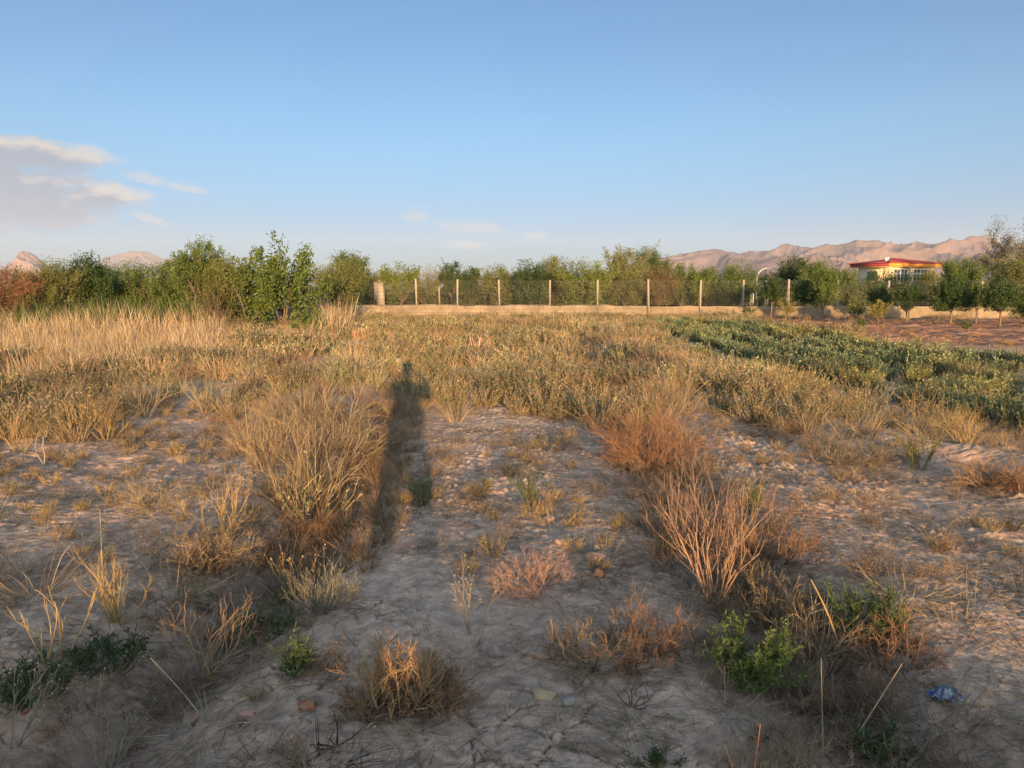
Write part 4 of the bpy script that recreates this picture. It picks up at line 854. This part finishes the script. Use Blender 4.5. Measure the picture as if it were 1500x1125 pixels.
# loose clods and pebbles
def lump(seed, sub=2, amp=.28):
    import bmesh
    bm = bmesh.new(); bmesh.ops.create_icosphere(bm, subdivisions=sub, radius=1.)
    V = np.array([v.co[:] for v in bm.verts]); T = np.array([[v.index for v in f.verts] for f in bm.faces]); bm.free()
    r2 = np.random.default_rng(seed); V = V*(1+amp*.8*(fbm(V[:, 0]*1.3+seed*3.1+V[:, 2]*.7, V[:, 1]*1.3+V[:, 2]*1.1+seed, 3, seed)-.5))[:, None]
    for k in range(11):                                # broken faces
        nn = r2.standard_normal(3); nn /= np.linalg.norm(nn); dd = r2.uniform(.55, .9); ov = V@nn-dd; V = V-np.where(ov > 0, ov, 0)[:, None]*nn
    V = V*(1+.10*(fbm(V[:, 0]*5+seed, V[:, 1]*5+V[:, 2]*4, 3, seed+4)-.5))[:, None]
    return V, np.zeros((0, 4), int), T, np.ones((len(V), 3))
P_CLOD = [lump(600+k, 1) for k in range(5)]
x, y = cand(rng, 34000, 1.9, 12); px, py = project(x, y); k = (fbm(x*1.1, y*1.1, 3, 231)+.25*smooth(3.6, 5, y)*smooth(9.5, 7.5, y)*smooth(2.2, 1.2, np.abs(x-.5))+.1*rng.uniform(-1, 1, len(x)) > .60); x, y = x[k], y[k]; n = len(x)
s = .0035+.026*rng.uniform(0, 1, n)**5; s3 = s[:, None]*rng.uniform(.6, 1.2, (n, 3))*np.array([1, 1, .65])
scatter('soil_clods', P_CLOD, x, y, s3, M_ROCK, rng, vary(rng, (.30, .21, .145), n, .14, .04), 0., zf=H(x, y)+s3[:, 2]*.3)

# ------------------------------------------------------------------ single plants of the near field
def spot(px0, bot, top):                              # like pxh, for the height above the local ground
    x, y = g(px0, bot); z = Z(x, y); x, y = g(px0, bot, z); return x, y, at(px0, top, y)[2]-z
def shrub(px0, bot, top, name, label, **k):
    x, y, h = spot(px0, bot, top); return stick_bush(name, label, x, y, h, k.pop('spread', .7), k.pop('n', 10), k.pop('cols', YELL), k.pop('seed', int(px0*7+bot)), **k)
def fork(px0, bot, top, label, **k):
    a = dict(levels=2, kids=2, r=.0046, ang=.38, up=.10, wob=.11, sides=4, rs=.78, nsub=3, at_end=True, shrink=.72, taper=.8, base=.03); a.update(k); return shrub(px0, bot, top, 'dry_shrub', label, cat='dry shrub', **a)
def ball(px0, bot, top, label, **k):
    a = dict(levels=4, kids=3, r=.0048, ang=.55, up=.03, wob=.16, rs=.74, nsub=2, at_end=False, shrink=.72, base=.05, n=9, spread=1.15); a.update(k); a['n'] = int(a['n']*1.9); return shrub(px0, bot, top, 'tumbleweed', label, cat='dry shrub', **a)
fork(465, 752, 600, 'large straw coloured shrub with long splayed stems at the left of the centre strip', n=20, spread=1.1, cols=STRAW, levels=4, r=.0055, up=.02, wob=.11, seed=11)
fork(505, 690, 560, 'tangled straw shrub arching just behind the large splayed one', n=20, spread=1.1, cols=STRAW, levels=3, r=.0045, up=-.02, seed=12)
fork(325, 788, 672, 'yellow forked shrub left of the large splayed one', n=15, spread=.85, levels=4, r=.005, wob=.13, seed=13)
fork(176, 905, 798, 'orange tinted forked shrub with dense tips at the left', n=16, spread=.6, levels=4, r=.0048, wob=.12, seed=14)
fork(72, 1010, 868, 'thin yellow stalk with few forks at the left edge', n=2, spread=.5, seed=15)
fork(92, 965, 872, 'pair of low orange forked stems beside the thin yellow stalk', n=4, spread=.6, seed=16)
fork(305, 985, 850, 'thick pale shrub with curled forked stems beside the left ditch', n=12, spread=.55, levels=4, r=.0054, wob=.24, cols=[(.30, .21, .12), (.25, .165, .095)], seed=17)
fork(118, 648, 588, 'low straw fan of stems on the far left', n=15, spread=.9, levels=2, seed=18)
fork(64, 682, 622, 'single bleached crooked stalk on the far left', n=2, spread=.35, wob=.22, cols=[(.30, .25, .19)], r=.007, seed=19)
fork(215, 612, 548, 'bleached bare branches sticking out of the weeds at the left', n=9, spread=1.0, cols=[(.30, .245, .165)], r=.006, wob=.18, seed=20)
fork(300, 606, 535, 'pale crooked dead branches between the weeds left of the shadow', n=9, spread=1.0, cols=[(.29, .23, .145)], r=.006, wob=.2, seed=21)
fork(1046, 884, 664, 'tall slender reddish shrub of upright branches by the right ditch', n=20, spread=.46, levels=4, kids=2, cols=[(.26, .165, .10), (.21, .125, .08), (.30, .20, .125)], r=.0058, up=.10, seed=22, wob=.11, at_end=False, rs=.72, shrink=.66)
fork(1012, 800, 690, 'thin pinkish shrub leaning behind the tall slender one', n=16, spread=.7, levels=3, cols=[(.26, .16, .11), (.23, .14, .10)], r=.0035, seed=23, at_end=False)
ball(948, 692, 588, 'big rust red rounded tumbleweed right of the centre strip', n=16, cols=RUST, seed=24, r=.0045)
ball(990, 672, 610, 'paler reddish tumbleweed leaning on the big rust red one', n=8, cols=RUST+STRAW, seed=25)
ball(1128, 832, 742, 'brown rounded tumbleweed in the right ditch beside the slender shrub', n=12, cols=RUST+BROWN, seed=26)
ball(1212, 680, 628, 'low grey brown bush on the right hand ridge', n=12, cols=BROWN+GREY, seed=27)
ball(1262, 685, 640, 'smaller grey brown bush at the end of the right hand ridge', n=8, cols=BROWN+GREY, seed=28)
ball(1450, 712, 662, 'flat reddish dry bush at the right edge', n=10, cols=RUST+STRAW, seed=29)
ball(1495, 720, 672, 'brownish dry bush cut by the right edge', n=10, cols=RUST+BROWN, seed=30)
ball(1300, 975, 905, 'tangled brown bush on the right side of the ditch', n=11, cols=BROWN+RUST, seed=31)
ball(1200, 985, 900, 'matted brown bush behind the green leafy weed', n=9, cols=BROWN+STRAW, seed=32)
ball(1150, 920, 850, 'brown twiggy mat filling the right ditch', n=12, cols=BROWN+STRAW, seed=33)
ball(1090, 880, 815, 'grey brown twiggy mat behind the tall slender shrub', n=10, cols=BROWN+GREY, seed=34)
ball(1240, 1060, 985, 'dark brown brush at the bottom of the right ditch', n=12, cols=BROWN, seed=35)
ball(1180, 1030, 970, 'brown brush low on the right of the green leafy weed', n=9, cols=BROWN+GREY, seed=36)
ball(935, 965, 890, 'dry brown tangle on the right side of the centre strip', n=11, cols=BROWN+RUST, seed=37, spread=1.3)
ball(872, 968, 910, 'smaller pale tangle beside the dry brown one', n=9, cols=BROWN+STRAW, seed=38, spread=1.3)
ball(776, 868, 808, 'small pinkish twig bush standing alone on the centre strip', n=11, cols=[(.36, .21, .14), (.42, .26, .17)], seed=39, r=.003)
ball(308, 842, 775, 'greyish brown twig bush in the left ditch', n=12, cols=BROWN+STRAW, seed=40)
ball(232, 742, 690, 'fuzzy straw coloured weed on the left bare patch', n=9, cols=STRAW, seed=41, r=.003)
ball(470, 795, 745, 'reddish twig weed under the large splayed shrub', n=8, cols=RUST, seed=42, r=.003)
def spiky(px0, bot, top, label, **k):
    a = dict(levels=3, kids=3, r=.0045, ang=.45, up=.14, wob=.12, sides=4, rs=.8, nsub=2, at_end=False, shrink=.62, base=.07, n=16, spread=.55); a.update(k); a['n'] = int(a['n']*1.8); return shrub(px0, bot, top, 'spiny_bush', label, cat='dry shrub', **a)
spiky(576, 1038, 938, 'golden spiny bush with stubby upright twigs near the bottom centre', cols=[(.34, .20, .085), (.27, .15, .065), (.38, .25, .12)], n=20, spread=.75, wob=.2, r=.0036, ang=.6, seed=43)
spiky(628, 1036, 982, 'brown low spiny bush against the golden one', cols=[(.24, .15, .09), (.28, .17, .09)], n=26, spread=1.05, wob=.2, r=.0034, ang=.6, seed=44)
spiky(542, 1040, 994, 'dull brown spiny bush left of the golden one', cols=[(.24, .16, .10)], n=20, spread=1.0, wob=.2, r=.0034, ang=.6, seed=45)
def leafy(px0, bot, top, label, **k):
    a = dict(levels=2, kids=3, r=.0035, ang=.45, up=.10, wob=.10, nsub=2, n=22, spread=1.05, cols=[(.14, .13, .05), (.10, .10, .04)], pal=GREEN, leafn=2600, leaf=.030, leaf_w=.22, base=.06, cat='weed'); a.update(k); return shrub(px0, bot, top, 'leafy_weed', label, **a)
leafy(1098, 1005, 920, 'bright green feathery weed bush at the right ditch', seed=46, spread=.85, leafn=6500, n=28, leaf=.022, pal=[(.095, .14, .032), (.07, .11, .027), (.12, .155, .045)])
leafy(1258, 932, 862, 'dark green feathery weed behind the leaning reed stalk', seed=47, leaf=.02, leafn=5500, n=30, pal=DKG+GREEN)
leafy(62, 1050, 990, 'dark green weed low at the left edge', seed=48, leafn=1200, pal=DKG)
leafy(165, 1005, 958, 'dark green weed in the left ditch', seed=49, leafn=1000, pal=DKG)
leafy(385, 918, 868, 'olive green grass tuft on the bank of the left ditch', seed=50, leafn=1000, pal=SAGE+GREEN, n=16)
leafy(432, 985, 935, 'olive green tuft with an orange dry side near the left ditch', seed=51, leafn=900, pal=SAGE+GREEN, n=14)
leafy(966, 1122, 1088, 'small dark green weed at the bottom edge', seed=52, leafn=350, pal=DKG, n=7, leaf=.02)
leafy(470, 892, 812, 'grey green upright weed under the large splayed shrub', seed=53, leafn=700, pal=[(.13, .13, .075), (.10, .11, .06)], cols=GREY, n=22, spread=.75, leaf=.018)
leafy(1098, 752, 704, 'grey green weed behind the tall slender shrub', seed=54, leafn=900, pal=SAGE, n=14, spread=.8, leaf=.022)
leafy(775, 742, 685, 'grey green weed standing alone in the middle of the centre strip', seed=55, leafn=700, pal=SAGE, n=12, spread=.7, leaf=.02)
leafy(618, 742, 692, 'dull green weed inside the long shadow', seed=56, leafn=700, pal=SAGE, n=14, spread=.7, leaf=.02)
leafy(1290, 1112, 1060, 'dark green weed at the bottom of the right ditch', seed=57, leafn=900, pal=DKG+SAGE, n=14)
leafy(1345, 668, 600, 'straw and green upright clump on the right hand ridge', seed=58, leafn=900, pal=SAGE+YELL, n=18, spread=.5, leaf=.026)
leafy(940, 600, 548, 'pale straw plume of stems above the big rust red tumbleweed', seed=59, leafn=800, pal=STRAW+YELL, cols=STRAW, n=26, spread=.5, leaf=.04)
# weeds with seed heads
def seedweed(px0, bot, top, label, n, spread, seed, podr=.006, cols=STRAW, pc=(.55, .46, .33), up=.06):
    x, y, h = spot(px0, bot, top); rng = np.random.default_rng(seed); P, D = stems(rng, n, spread, .02)
    lv = grow(rng, P, D, h*rng.uniform(.45, .62, n), np.full(n, .0022), 2, 3, .4, .07, 3, up, .5, .75, .85, False); z = Z(x, y)
    o = empty('seed_weed', (x, y, z-.01)); G = Geo(); top_ = max(l[1][:, 2].max() for l in lv); f = h/top_
    for l in lv: tubes(G, l[0]*f, l[1]*f, l[2], l[3], mixcol(rng, cols, len(l[0])), 3)
    build('stem', G, M_DRY, o); tip = lv[2][1].reshape(3, -1, 3)[-1]*f; m = len(tip); G = Geo()
    V, Q, T, _ = lump(9, 1, .1); rng.shuffle(tip); sd_ = None
    for q in tip[:46]:
        if sd_ is None: sd_ = c = build('seed_head', (V*np.array([1, 1, 1.7])*podr, Q, T, np.ones((len(V), 3))*np.array(pc)*.6), M_DRY, o)
        else: c = sd_.copy(); C.objects.link(c); c.parent = o
        c.location = q; c.rotation_euler = tuple(rng.uniform(-.6, .6, 3)); k = rng.uniform(.6, 1.2); c.scale = (k, k, k)
    return tag(o, label, 'weed')
seedweed(690, 925, 798, 'thin stalked weed with pale seed heads in the middle of the centre strip', 6, .42, 61, .0045, GREY, (.36, .29, .20))
seedweed(438, 860, 775, 'seed headed stalks catching the sun left of the centre strip', 9, .8, 62, .0055, YELL, (.46, .35, .19))
seedweed(148, 1135, 985, 'grey stalks with pale button seed heads at the bottom left', 9, .55, 63, .0038, GREY, (.36, .32, .25))
seedweed(18, 1120, 1000, 'grey stalks with seed heads in the bottom left corner', 6, .7, 64, .0035, GREY, (.32, .28, .21))
seedweed(500, 885, 818, 'greyish seed headed weed beside the upright grey green one', 10, .8, 65, .0035, GREY, (.40, .36, .28))
# grass tufts of their own
def grass(px0, bot, top, label, cols=STRAW, n=70, spread=.8, wdt=.005, droop=.3, seed=1, base=.05):
    x, y, h = spot(px0, bot, top); a = list(tuft(seed, n, h*(1.0 if spread < 1.2 else 1.6), wdt, cols, spread, droop, base)); a[0][:, 2] = np.maximum(a[0][:, 2], .012+.014*vnoise(a[0][:, 0]*60, a[0][:, 1]*60, 3)); o = build('grass_tuft', a, M_DRY, None, (x, y, Z(x, y)-.008)); return tag(o, label, 'grass tuft')
grass(1205, 975, 868, 'tall dry grass tuft in the right ditch between the two green weeds', STRAW+BROWN, 110, .55, .004, .25, 701)
grass(588, 740, 690, 'sunlit yellow tuft framed by the long shadow of the legs', YELL, 60, .5, .005, .2, 702)
grass(628, 800, 768, 'short dry tuft right of the long shadow', STRAW+GREY, 50, .9, .004, .3, 703)
grass(50, 880, 815, 'matted straw clump at the left edge', STRAW+BROWN, 170, 1.2, .004, .6, 704, .12)
grass(255, 895, 840, 'flattened dry grass clump across the left ditch', GREY+STRAW, 150, 1.25, .004, .6, 705, .12)
grass(462, 985, 955, 'short orange tuft on the dry bank', [(.50, .27, .10), (.42, .22, .08)], 60, .9, .004, .2, 706)
grass(250, 1010, 955, 'long grey grass drooping over the left ditch', GREY+BROWN, 120, 1.3, .004, .6, 707, .14)
grass(300, 1080, 1030, 'dark grass hanging along the left ditch edge', BROWN+GREY, 120, 1.3, .004, .6, 708, .14)
grass(690, 965, 930, 'dark matted grass below the thin stalked weed', BROWN+GREY, 110, 1.35, .003, .5, 709, .14)
grass(1330, 880, 845, 'straw heap spread on the sunlit right bank', YELL+STRAW, 200, 1.4, .004, .5, 710, .2)
grass(1395, 920, 890, 'flattened straw trail on the right bank', YELL+STRAW, 150, 1.45, .004, .5, 711, .2)
grass(1300, 668, 632, 'dry tuft on the right hand ridge', STRAW, 70, .8, .006, .3, 712)
grass(815, 770, 735, 'sunny straw patch on the crumbled soil', YELL, 90, 1.3, .004, .4, 713, .12)
grass(850, 1065, 1040, 'grey dead grass mat by the ochre stone', GREY+BROWN, 120, 1.45, .003, .4, 714, .14)
grass(925, 1070, 1035, 'grey dead grass mat beside the right ditch', GREY+BROWN, 90, 1.4, .003, .4, 715, .08)
grass(500, 620, 560, 'bushy yellow grass clump left of the shadow', YELL+STRAW, 160, .9, .007, .35, 716, .1)

# ------------------------------------------------------------------ single stalks and sticks
def stick(pts, r0, r1, name, label, cols, cat='stick', flat=False):
    P = np.array(pts); n = len(P)-1; G = Geo(); rng = np.random.default_rng(int(abs(P[0, 0])*1000) % 9999); rr = np.linspace(r0, r1, n+1)
    tubes(G, P[:-1], P[1:], rr[:-1], rr[1:], mixcol(rng, cols, n, .1), 5); o = build(name, G, M_DRY); return tag(o, label, cat)
def ground_stick(a, b, r, name, label, cols, lift=.012, k=6, **kw):
    a = np.array(g(*a)); b = np.array(g(*b)); rng = np.random.default_rng(int(a[1]*1000)); pts = []
    for i in range(k+1):
        t = i/k; p = a+(b-a)*t+.003*rng.standard_normal(2)*(0 < i < k); pts.append((p[0], p[1], Z(*p)+r+lift*math.sin(t*3.1)))
    return stick(pts, r, r*.7, name, label, cols, **kw)
def up_stick(base, tip, r, name, label, cols, dy=0., bow=.03, k=6):
    x, y = g(*base); z = Z(x, y); x2, y2, z2 = at(*tip, y+dy); pts = [(x+(x2-x)*t, y+(y2-y)*t, z-.01+(z2-z)*t+bow*math.sin(t*math.pi)) for t in np.linspace(0, 1, k+1)]
    return stick(pts, r, r*.35, name, label, cols)
up_stick((1238, 945), (1188, 846), .006, 'reed_stalk', 'single yellow reed stalk leaning left above the right ditch', YELL, -.1)
up_stick((1100, 1165), (1114, 1056), .0045, 'weed_stalk', 'upright red brown stalk at the bottom edge', [(.34, .15, .08)], .02, .0)
up_stick((1092, 1165), (1061, 1086), .004, 'weed_stalk', 'slanting orange brown stalk at the bottom edge', [(.42, .22, .10)], .02, .0)
up_stick((1208, 1080), (1203, 960), .003, 'weed_stalk', 'thin straight grey stalk in the right ditch', GREY, 0, .0)
up_stick((1240, 1062), (1322, 968), .004, 'weed_stalk', 'thin pale stalk slanting right across the brown brush', STRAW, .05, .0)
up_stick((300, 1030), (220, 960), .004, 'weed_stalk', 'grey stalk slanting over the left ditch', GREY, 0, .01)
up_stick((780, 590), (776, 545), .004, 'weed_stalk', 'lone brown stalk above the middle weeds', BROWN, 0, 0)
up_stick((1212, 600), (1214, 556), .008, 'weed_stalk', 'lone brown stalk standing in front of the green crop', BROWN, 0, 0)
up_stick((152, 870), (146, 745), .004, 'weed_stalk', 'tall bare grey stalk above the orange forked shrub', GREY+STRAW, 0, 0)
ground_stick((1330, 1090), (1378, 1066), .009, 'stick', 'pale flat stick lying by the bottom of the right ditch', [(.27, .22, .14)])
ground_stick((536, 1074), (572, 1052), .005, 'stick', 'grey stick lying in front of the golden spiny bush', GREY)
ground_stick((580, 1042), (665, 1040), .005, 'stick', 'dark stick lying right of the golden spiny bush', BROWN)
ground_stick((320, 1058), (388, 1056), .003, 'stick', 'thin straw lying on the cracked bank', STRAW)
ground_stick((0, 1105), (95, 1092), .006, 'stick', 'long grey stick at the bottom left corner', GREY)
ground_stick((742, 1060), (750, 1018), .003, 'stick', 'pale thin stem left of the ochre stone', STRAW, .03)
ground_stick((818, 1062), (816, 1020), .003, 'stick', 'pale thin stem right of the ochre stone', STRAW, .03)
ground_stick((852, 1018), (880, 1040), .003, 'stick', 'bent pale straw right of the grey stone', STRAW)
# dark twigs
def twig(px, py, label, seed, col=(.03, .022, .018), s=.07):
    x, y = g(px, py); rng = np.random.default_rng(seed); P, D = stems(rng, 7, 1.45, .02); lv = grow(rng, P+np.array([0, 0, .02]), D, s*rng.uniform(.5, 1.1, 7), np.full(7, .003), 1, 2, .6, .2, 2, 0, .6); G = Geo()
    for l in lv: tubes(G, l[0], l[1], l[2], l[3], vary(rng, col, len(l[0])), 3)
    tag(build('burnt_twig', G, M_WOOD, None, (x, y, Z(x, y))), label, 'twig')
twig(492, 1102, 'black charred twig on the bare clay at the bottom left of centre', 71); twig(1113, 1082, 'black charred twig behind the red brown stalk', 72); twig(925, 1040, 'dark dead twig at the edge of the centre strip', 73, (.08, .06, .05))

# ------------------------------------------------------------------ stones and litter
def stone(px, py, wpx, hpx, label, col, seed, cat='stone', name='stone', deep=.8, sub=3, amp=.18):
    x, y = g(px, py+hpx/2); dist = math.hypot(y, CAMZ); w = wpx/FPX*dist/2; h = hpx/FPX*dist/2*1.05; V, Q, T, Cc = lump(seed, sub, amp)
    V = V/np.abs(V).max(0)*np.array([w, w*deep, h]); rng = np.random.default_rng(seed); a = rng.uniform(-.4, .4); V = V@np.array([[math.cos(a), math.sin(a), 0], [-math.sin(a), math.cos(a), 0], [0, 0, 1]])
    o = build(name, (V, Q, T, Cc*np.array(col)*.85), M_ROCK, None, (x, y+w*deep*.5, Z(x, y)+h*.4)); return tag(o, label, cat)
stone(727, 953, 22, 26, 'upright grey stone in the middle of the centre strip', (.27, .21, .17), 81)
stone(792, 956, 56, 15, 'long low clod of pinkish clay beside the upright stone', (.34, .24, .17), 82)
stone(795, 1018, 40, 15, 'flat ochre stone half buried in the clay', (.38, .27, .16), 83)
stone(832, 1027, 24, 13, 'small grey stone right of the ochre one', (.27, .23, .19), 84)
stone(872, 814, 34, 17, 'reddish stone at the right of the crumbled soil', (.38, .22, .14), 85)
stone(876, 838, 20, 16, 'orange brown stone just below the reddish one', (.36, .18, .10), 86)
stone(873, 799, 9, 10, 'small yellow stone above the reddish one', (.46, .34, .18), 87)
stone(825, 792, 26, 14, 'rounded pink clod at the edge of the crumbled soil', (.36, .24, .18), 88)
stone(805, 758, 20, 11, 'pale pink clod in the crumbled soil', (.40, .28, .21), 89)
stone(672, 1000, 22, 18, 'rounded clay lump right of the brown spiny bush', (.30, .23, .18), 90)
stone(30, 1024, 20, 13, 'dull red stone on the left bank', (.30, .13, .09), 91)
stone(15, 878, 14, 9, 'small reddish clod at the left edge', (.32, .18, .11), 92)
stone(1273, 833, 10, 15, 'small black lump on the sunlit right bank', (.03, .028, .026), 93)
stone(1296, 850, 9, 9, 'smaller dark lump below the black one', (.05, .045, .04), 94)
stone(1248, 722, 14, 9, 'tan clod on the right track', (.38, .24, .14), 95)
stone(945, 1012, 26, 16, 'cracked clay clod by the grass mat near the right ditch', (.30, .23, .18), 96)
M_BRICK = rock_mat('brick', None, 30, .2, .5, .9, 120)
def brick(px, py, w, h, d, rz, label, col):
    x, y = g(px, py); G = Geo(); box(G, -w/2, w/2, -d/2, d/2, -.01, h, col, .006); v = G.V[0]; v += .004*(fbm(v[:, 0]*40+v[:, 2]*31, v[:, 1]*40+v[:, 2]*17, 2, 3)[:, None]-.5)
    o = build('brick_fragment', G, M_BRICK, None, (x, y, Z(x, y)-.004)); o.rotation_euler = (.05, -.06, rz); tag(o, label, 'brick fragment')
brick(450, 1034, .064, .026, .05, .35, 'orange brick fragment with a worn top on the cracked bank', (.33, .155, .085)); brick(362, 1041, .07, .018, .03, -.05, 'thin pinkish brick sliver on the cracked bank', (.36, .21, .15))
# crumpled blue wrapper
x, y = g(1382, 1022); n = 34; u, v = np.meshgrid(np.linspace(-1, 1, n), np.linspace(-1, 1, n)); u, v = u.ravel(), v.ravel()
rx_ = u*.062*(1-.25*v*v)+.015*fbm(v*3, u*3, 2, 4); ry_ = v*.042+.02*(fbm(u*2.5, v*2.5, 2, 8)-.5); hz_ = np.abs(ridged(u*1.7+3, v*1.7, 4, 12)-.25)*.06*(1.1-.5*np.maximum(u*u, v*v))
i = (np.arange(n-1)[:, None]*n+np.arange(n-1)[None]).ravel(); wc = np.broadcast_to(np.array([.035, .06, .16]), (n*n, 3)).copy(); f = fbm(u*3+9, v*3, 3, 21)
wc[f > .57] = (.26, .27, .30); wc[(f < .38)] = (.05, .15, .24); wc[(u > .15) & (u < .4) & (v > -.2) & (v < .1)] = (.22, .42, .30)
m, ntt, b, out = new_mat('printed_plastic'); a = nd(ntt, 'ShaderNodeAttribute', attribute_name='Col'); ntt.links.new(a.outputs['Color'], b.inputs['Base Color']); b.inputs['Roughness'].default_value = .3
o = build('plastic_wrapper', (np.stack([rx_, ry_, hz_], 1), np.stack([i, i+1, i+n+1, i+n], 1), np.zeros((0, 3), int), wc), m, None, (x, y, Z(x, y)+.004)); tag(o, 'crumpled blue and white plastic wrapper on the bare soil at the right', 'wrapper')

# broken stems and crumbs gathered round the plants
rng = np.random.default_rng(91); b = np.array(BASES); i = np.repeat(np.arange(len(b)), 70); n = len(i); sp2 = np.clip(.09+.42*b[i, 2], .05, .32)[:, None]
q = b[i, :2]+rng.standard_normal((n, 2))*sp2; th = rng.uniform(0, TAU, n); D = norm(np.stack([np.cos(th), np.sin(th), .10+.22*rng.standard_normal(n)], 1)); L = rng.uniform(.02, .13, n); B = np.stack([q[:, 0], q[:, 1], H(q[:, 0], q[:, 1])+.005], 1); P2 = B+D*L[:, None]; P2[:, 2] = np.maximum(P2[:, 2], H(P2[:, 0], P2[:, 1])+.003)
G = Geo(); tubes(G, B, P2, rng.uniform(.0008, .0020, n), rng.uniform(.0006, .0014, n), mixcol(rng, STRAW+BROWN+BROWN+GREY, n, .2), 3); tag(build('straw_litter', G, M_DRY), None, None, None, 'stuff')

# ------------------------------------------------------------------ behind the camera: an added unseen wall shaped to shade the foreground, and the photographer
bw = empty('shade_wall', (0, 0, 0)); tag(bw, 'unseen earth wall added behind the photographer to shade the foreground', 'wall')
BY = -13.0
build('wall_section', wallstrip(-22, 26, BY, .35, 1.80, .25, 301, -.3, .02, 0, lambda x: .03-.12*smooth(3.0, 4.6, x)+.20*(fbm(x*.9, x*0+2, 4, 303, .6)-.5)), M_WALL, bw)

PY = -.40
def skin(name, verts, edges, rad, mat, parent, root=0, sub=1):
    me = bpy.data.meshes.new(name); me.from_pydata(verts, edges, []); o = bpy.data.objects.new(name, me); C.objects.link(o)
    if parent: o.parent = parent
    md = o.modifiers.new('skin', 'SKIN'); md.use_smooth_shade = True
    for i, r in enumerate(rad):
        r = r if isinstance(r, tuple) else (r, r); me.skin_vertices[0].data[i].radius = r
    me.skin_vertices[0].data[root].use_root = True
    s = o.modifiers.new('sub', 'SUBSURF'); s.levels = s.render_levels = sub
    dg = bpy.context.evaluated_depsgraph_get(); m2 = bpy.data.meshes.new_from_object(o.evaluated_get(dg)); o.modifiers.clear(); o.data = m2; m2.materials.clear(); m2.materials.append(mat)
    return o
pe = empty('person', (0, PY, Z(0, PY))); tag(pe, 'person in a long shirt and loose trousers behind the camera holding up a phone', 'person')
M_SKIN = plain('skin', (.42, .24, .16), .5); M_SHIRT = plain('shirt_cloth', (.16, .20, .28), .9); M_TROU = plain('trouser_cloth', (.05, .05, .06), .9); M_HAIR = plain('hair', (.02, .015, .012), .6); M_SHOE = plain('shoe_leather', (.03, .025, .02), .5); M_PHONE = plain('phone_glass', (.02, .02, .022), .2)
pv_, pe_, pr_ = [], [], []
def pt(p, r, parent=None):
    pv_.append(p); pr_.append(r); i = len(pv_)-1
    if parent is not None: pe_.append((parent, i))
    return i
hip = pt((0, 0, .93), (.15, .11)); wa = pt((0, .0, 1.08), (.14, .10), hip); ch = pt((0, .0, 1.30), (.16, .11), wa); nb = pt((0, 0, 1.44), (.10, .08), ch); nk = pt((0, .02, 1.51), .055, nb)
h1 = pt((0, .05, 1.57), (.06, .075), nk); h2 = pt((0, .05, 1.65), (.075, .095), h1); h3 = pt((0, .04, 1.72), (.07, .09), h2); pt((0, .03, 1.765), (.035, .045), h3); pt((0, .15, 1.625), .014, h2)
for s in (-1, 1):
    k = pt((s*.12, 0, .86), .088, hip); kn = pt((s*.145, .015, .48), .058, k); cf = pt((s*.15, -.01, .34), .055, kn); an = pt((s*.155, -.02, .09), .038, cf); pt((s*.165, .13, .03), .035, an)
    sh = pt((s*.19, 0, 1.41), .06, nb); eb = pt((s*.275, .15, 1.25), .043, sh); wr = pt((s*.205, .28, 1.545), .03, eb); pa = pt((s*.12, .315, 1.565), (.036, .02), wr)
    for j in range(4):
        a = pt((s*(.098-.003*j), .325+.004*j, 1.60-.018*j+.012), .0085, pa); b = pt((s*.075, .345, 1.622-.019*j), .008, a); pt((s*(.055-.004*(j == 3)), .35, 1.626-.02*j), .0075, b)
    a = pt((s*.11, .30, 1.60), .011, pa); b = pt((s*.085, .318, 1.607), .01, a); pt((s*.06, .322, 1.612), .009, b)
skin('body', pv_, pe_, pr_, M_SKIN, pe, hip)
skin('shirt', [(0, 0, .80), (0, 0, .95), (0, 0, 1.1), (0, 0, 1.3), (0, 0, 1.43), (-.2, 0, 1.41), (-.28, .15, 1.24), (-.225, .255, 1.50), (.2, 0, 1.41), (.28, .15, 1.24), (.225, .255, 1.50)], [(0, 1), (1, 2), (2, 3), (3, 4), (4, 5), (5, 6), (6, 7), (4, 8), (8, 9), (9, 10)], [(.215, .16), (.215, .16), (.20, .14), (.215, .15), (.16, .11), .085, .065, .05, .085, .065, .05], M_SHIRT, pe, 1)
skin('trousers', [(0, 0, .92), (-.12, 0, .85), (-.148, .012, .48), (-.155, -.015, .11), (.12, 0, .85), (.148, .012, .48), (.155, -.015, .11)], [(0, 1), (1, 2), (2, 3), (0, 4), (4, 5), (5, 6)], [(.17, .13), .10, .08, .075, .10, .08, .075], M_TROU, pe, 0)
skin('hair', [(0, .015, 1.66), (0, .01, 1.73), (0, .01, 1.785)], [(0, 1), (1, 2)], [(.10, .10), (.105, .115), (.07, .075)], M_HAIR, pe, 1)
for s in (-1, 1): skin('shoe', [(s*.155, -.06, .05), (s*.16, .05, .04), (s*.168, .16, .03)], [(0, 1), (1, 2)], [.05, .048, .035], M_SHOE, pe, 1)
G = Geo(); box(G, -.085, .075, -.032, -.023, CAMZ-.045, CAMZ+.035, (1, 1, 1), .004); ph = build('phone', G, M_PHONE); tag(ph, 'dark smartphone held up sideways in both hands of the standing person', 'phone')
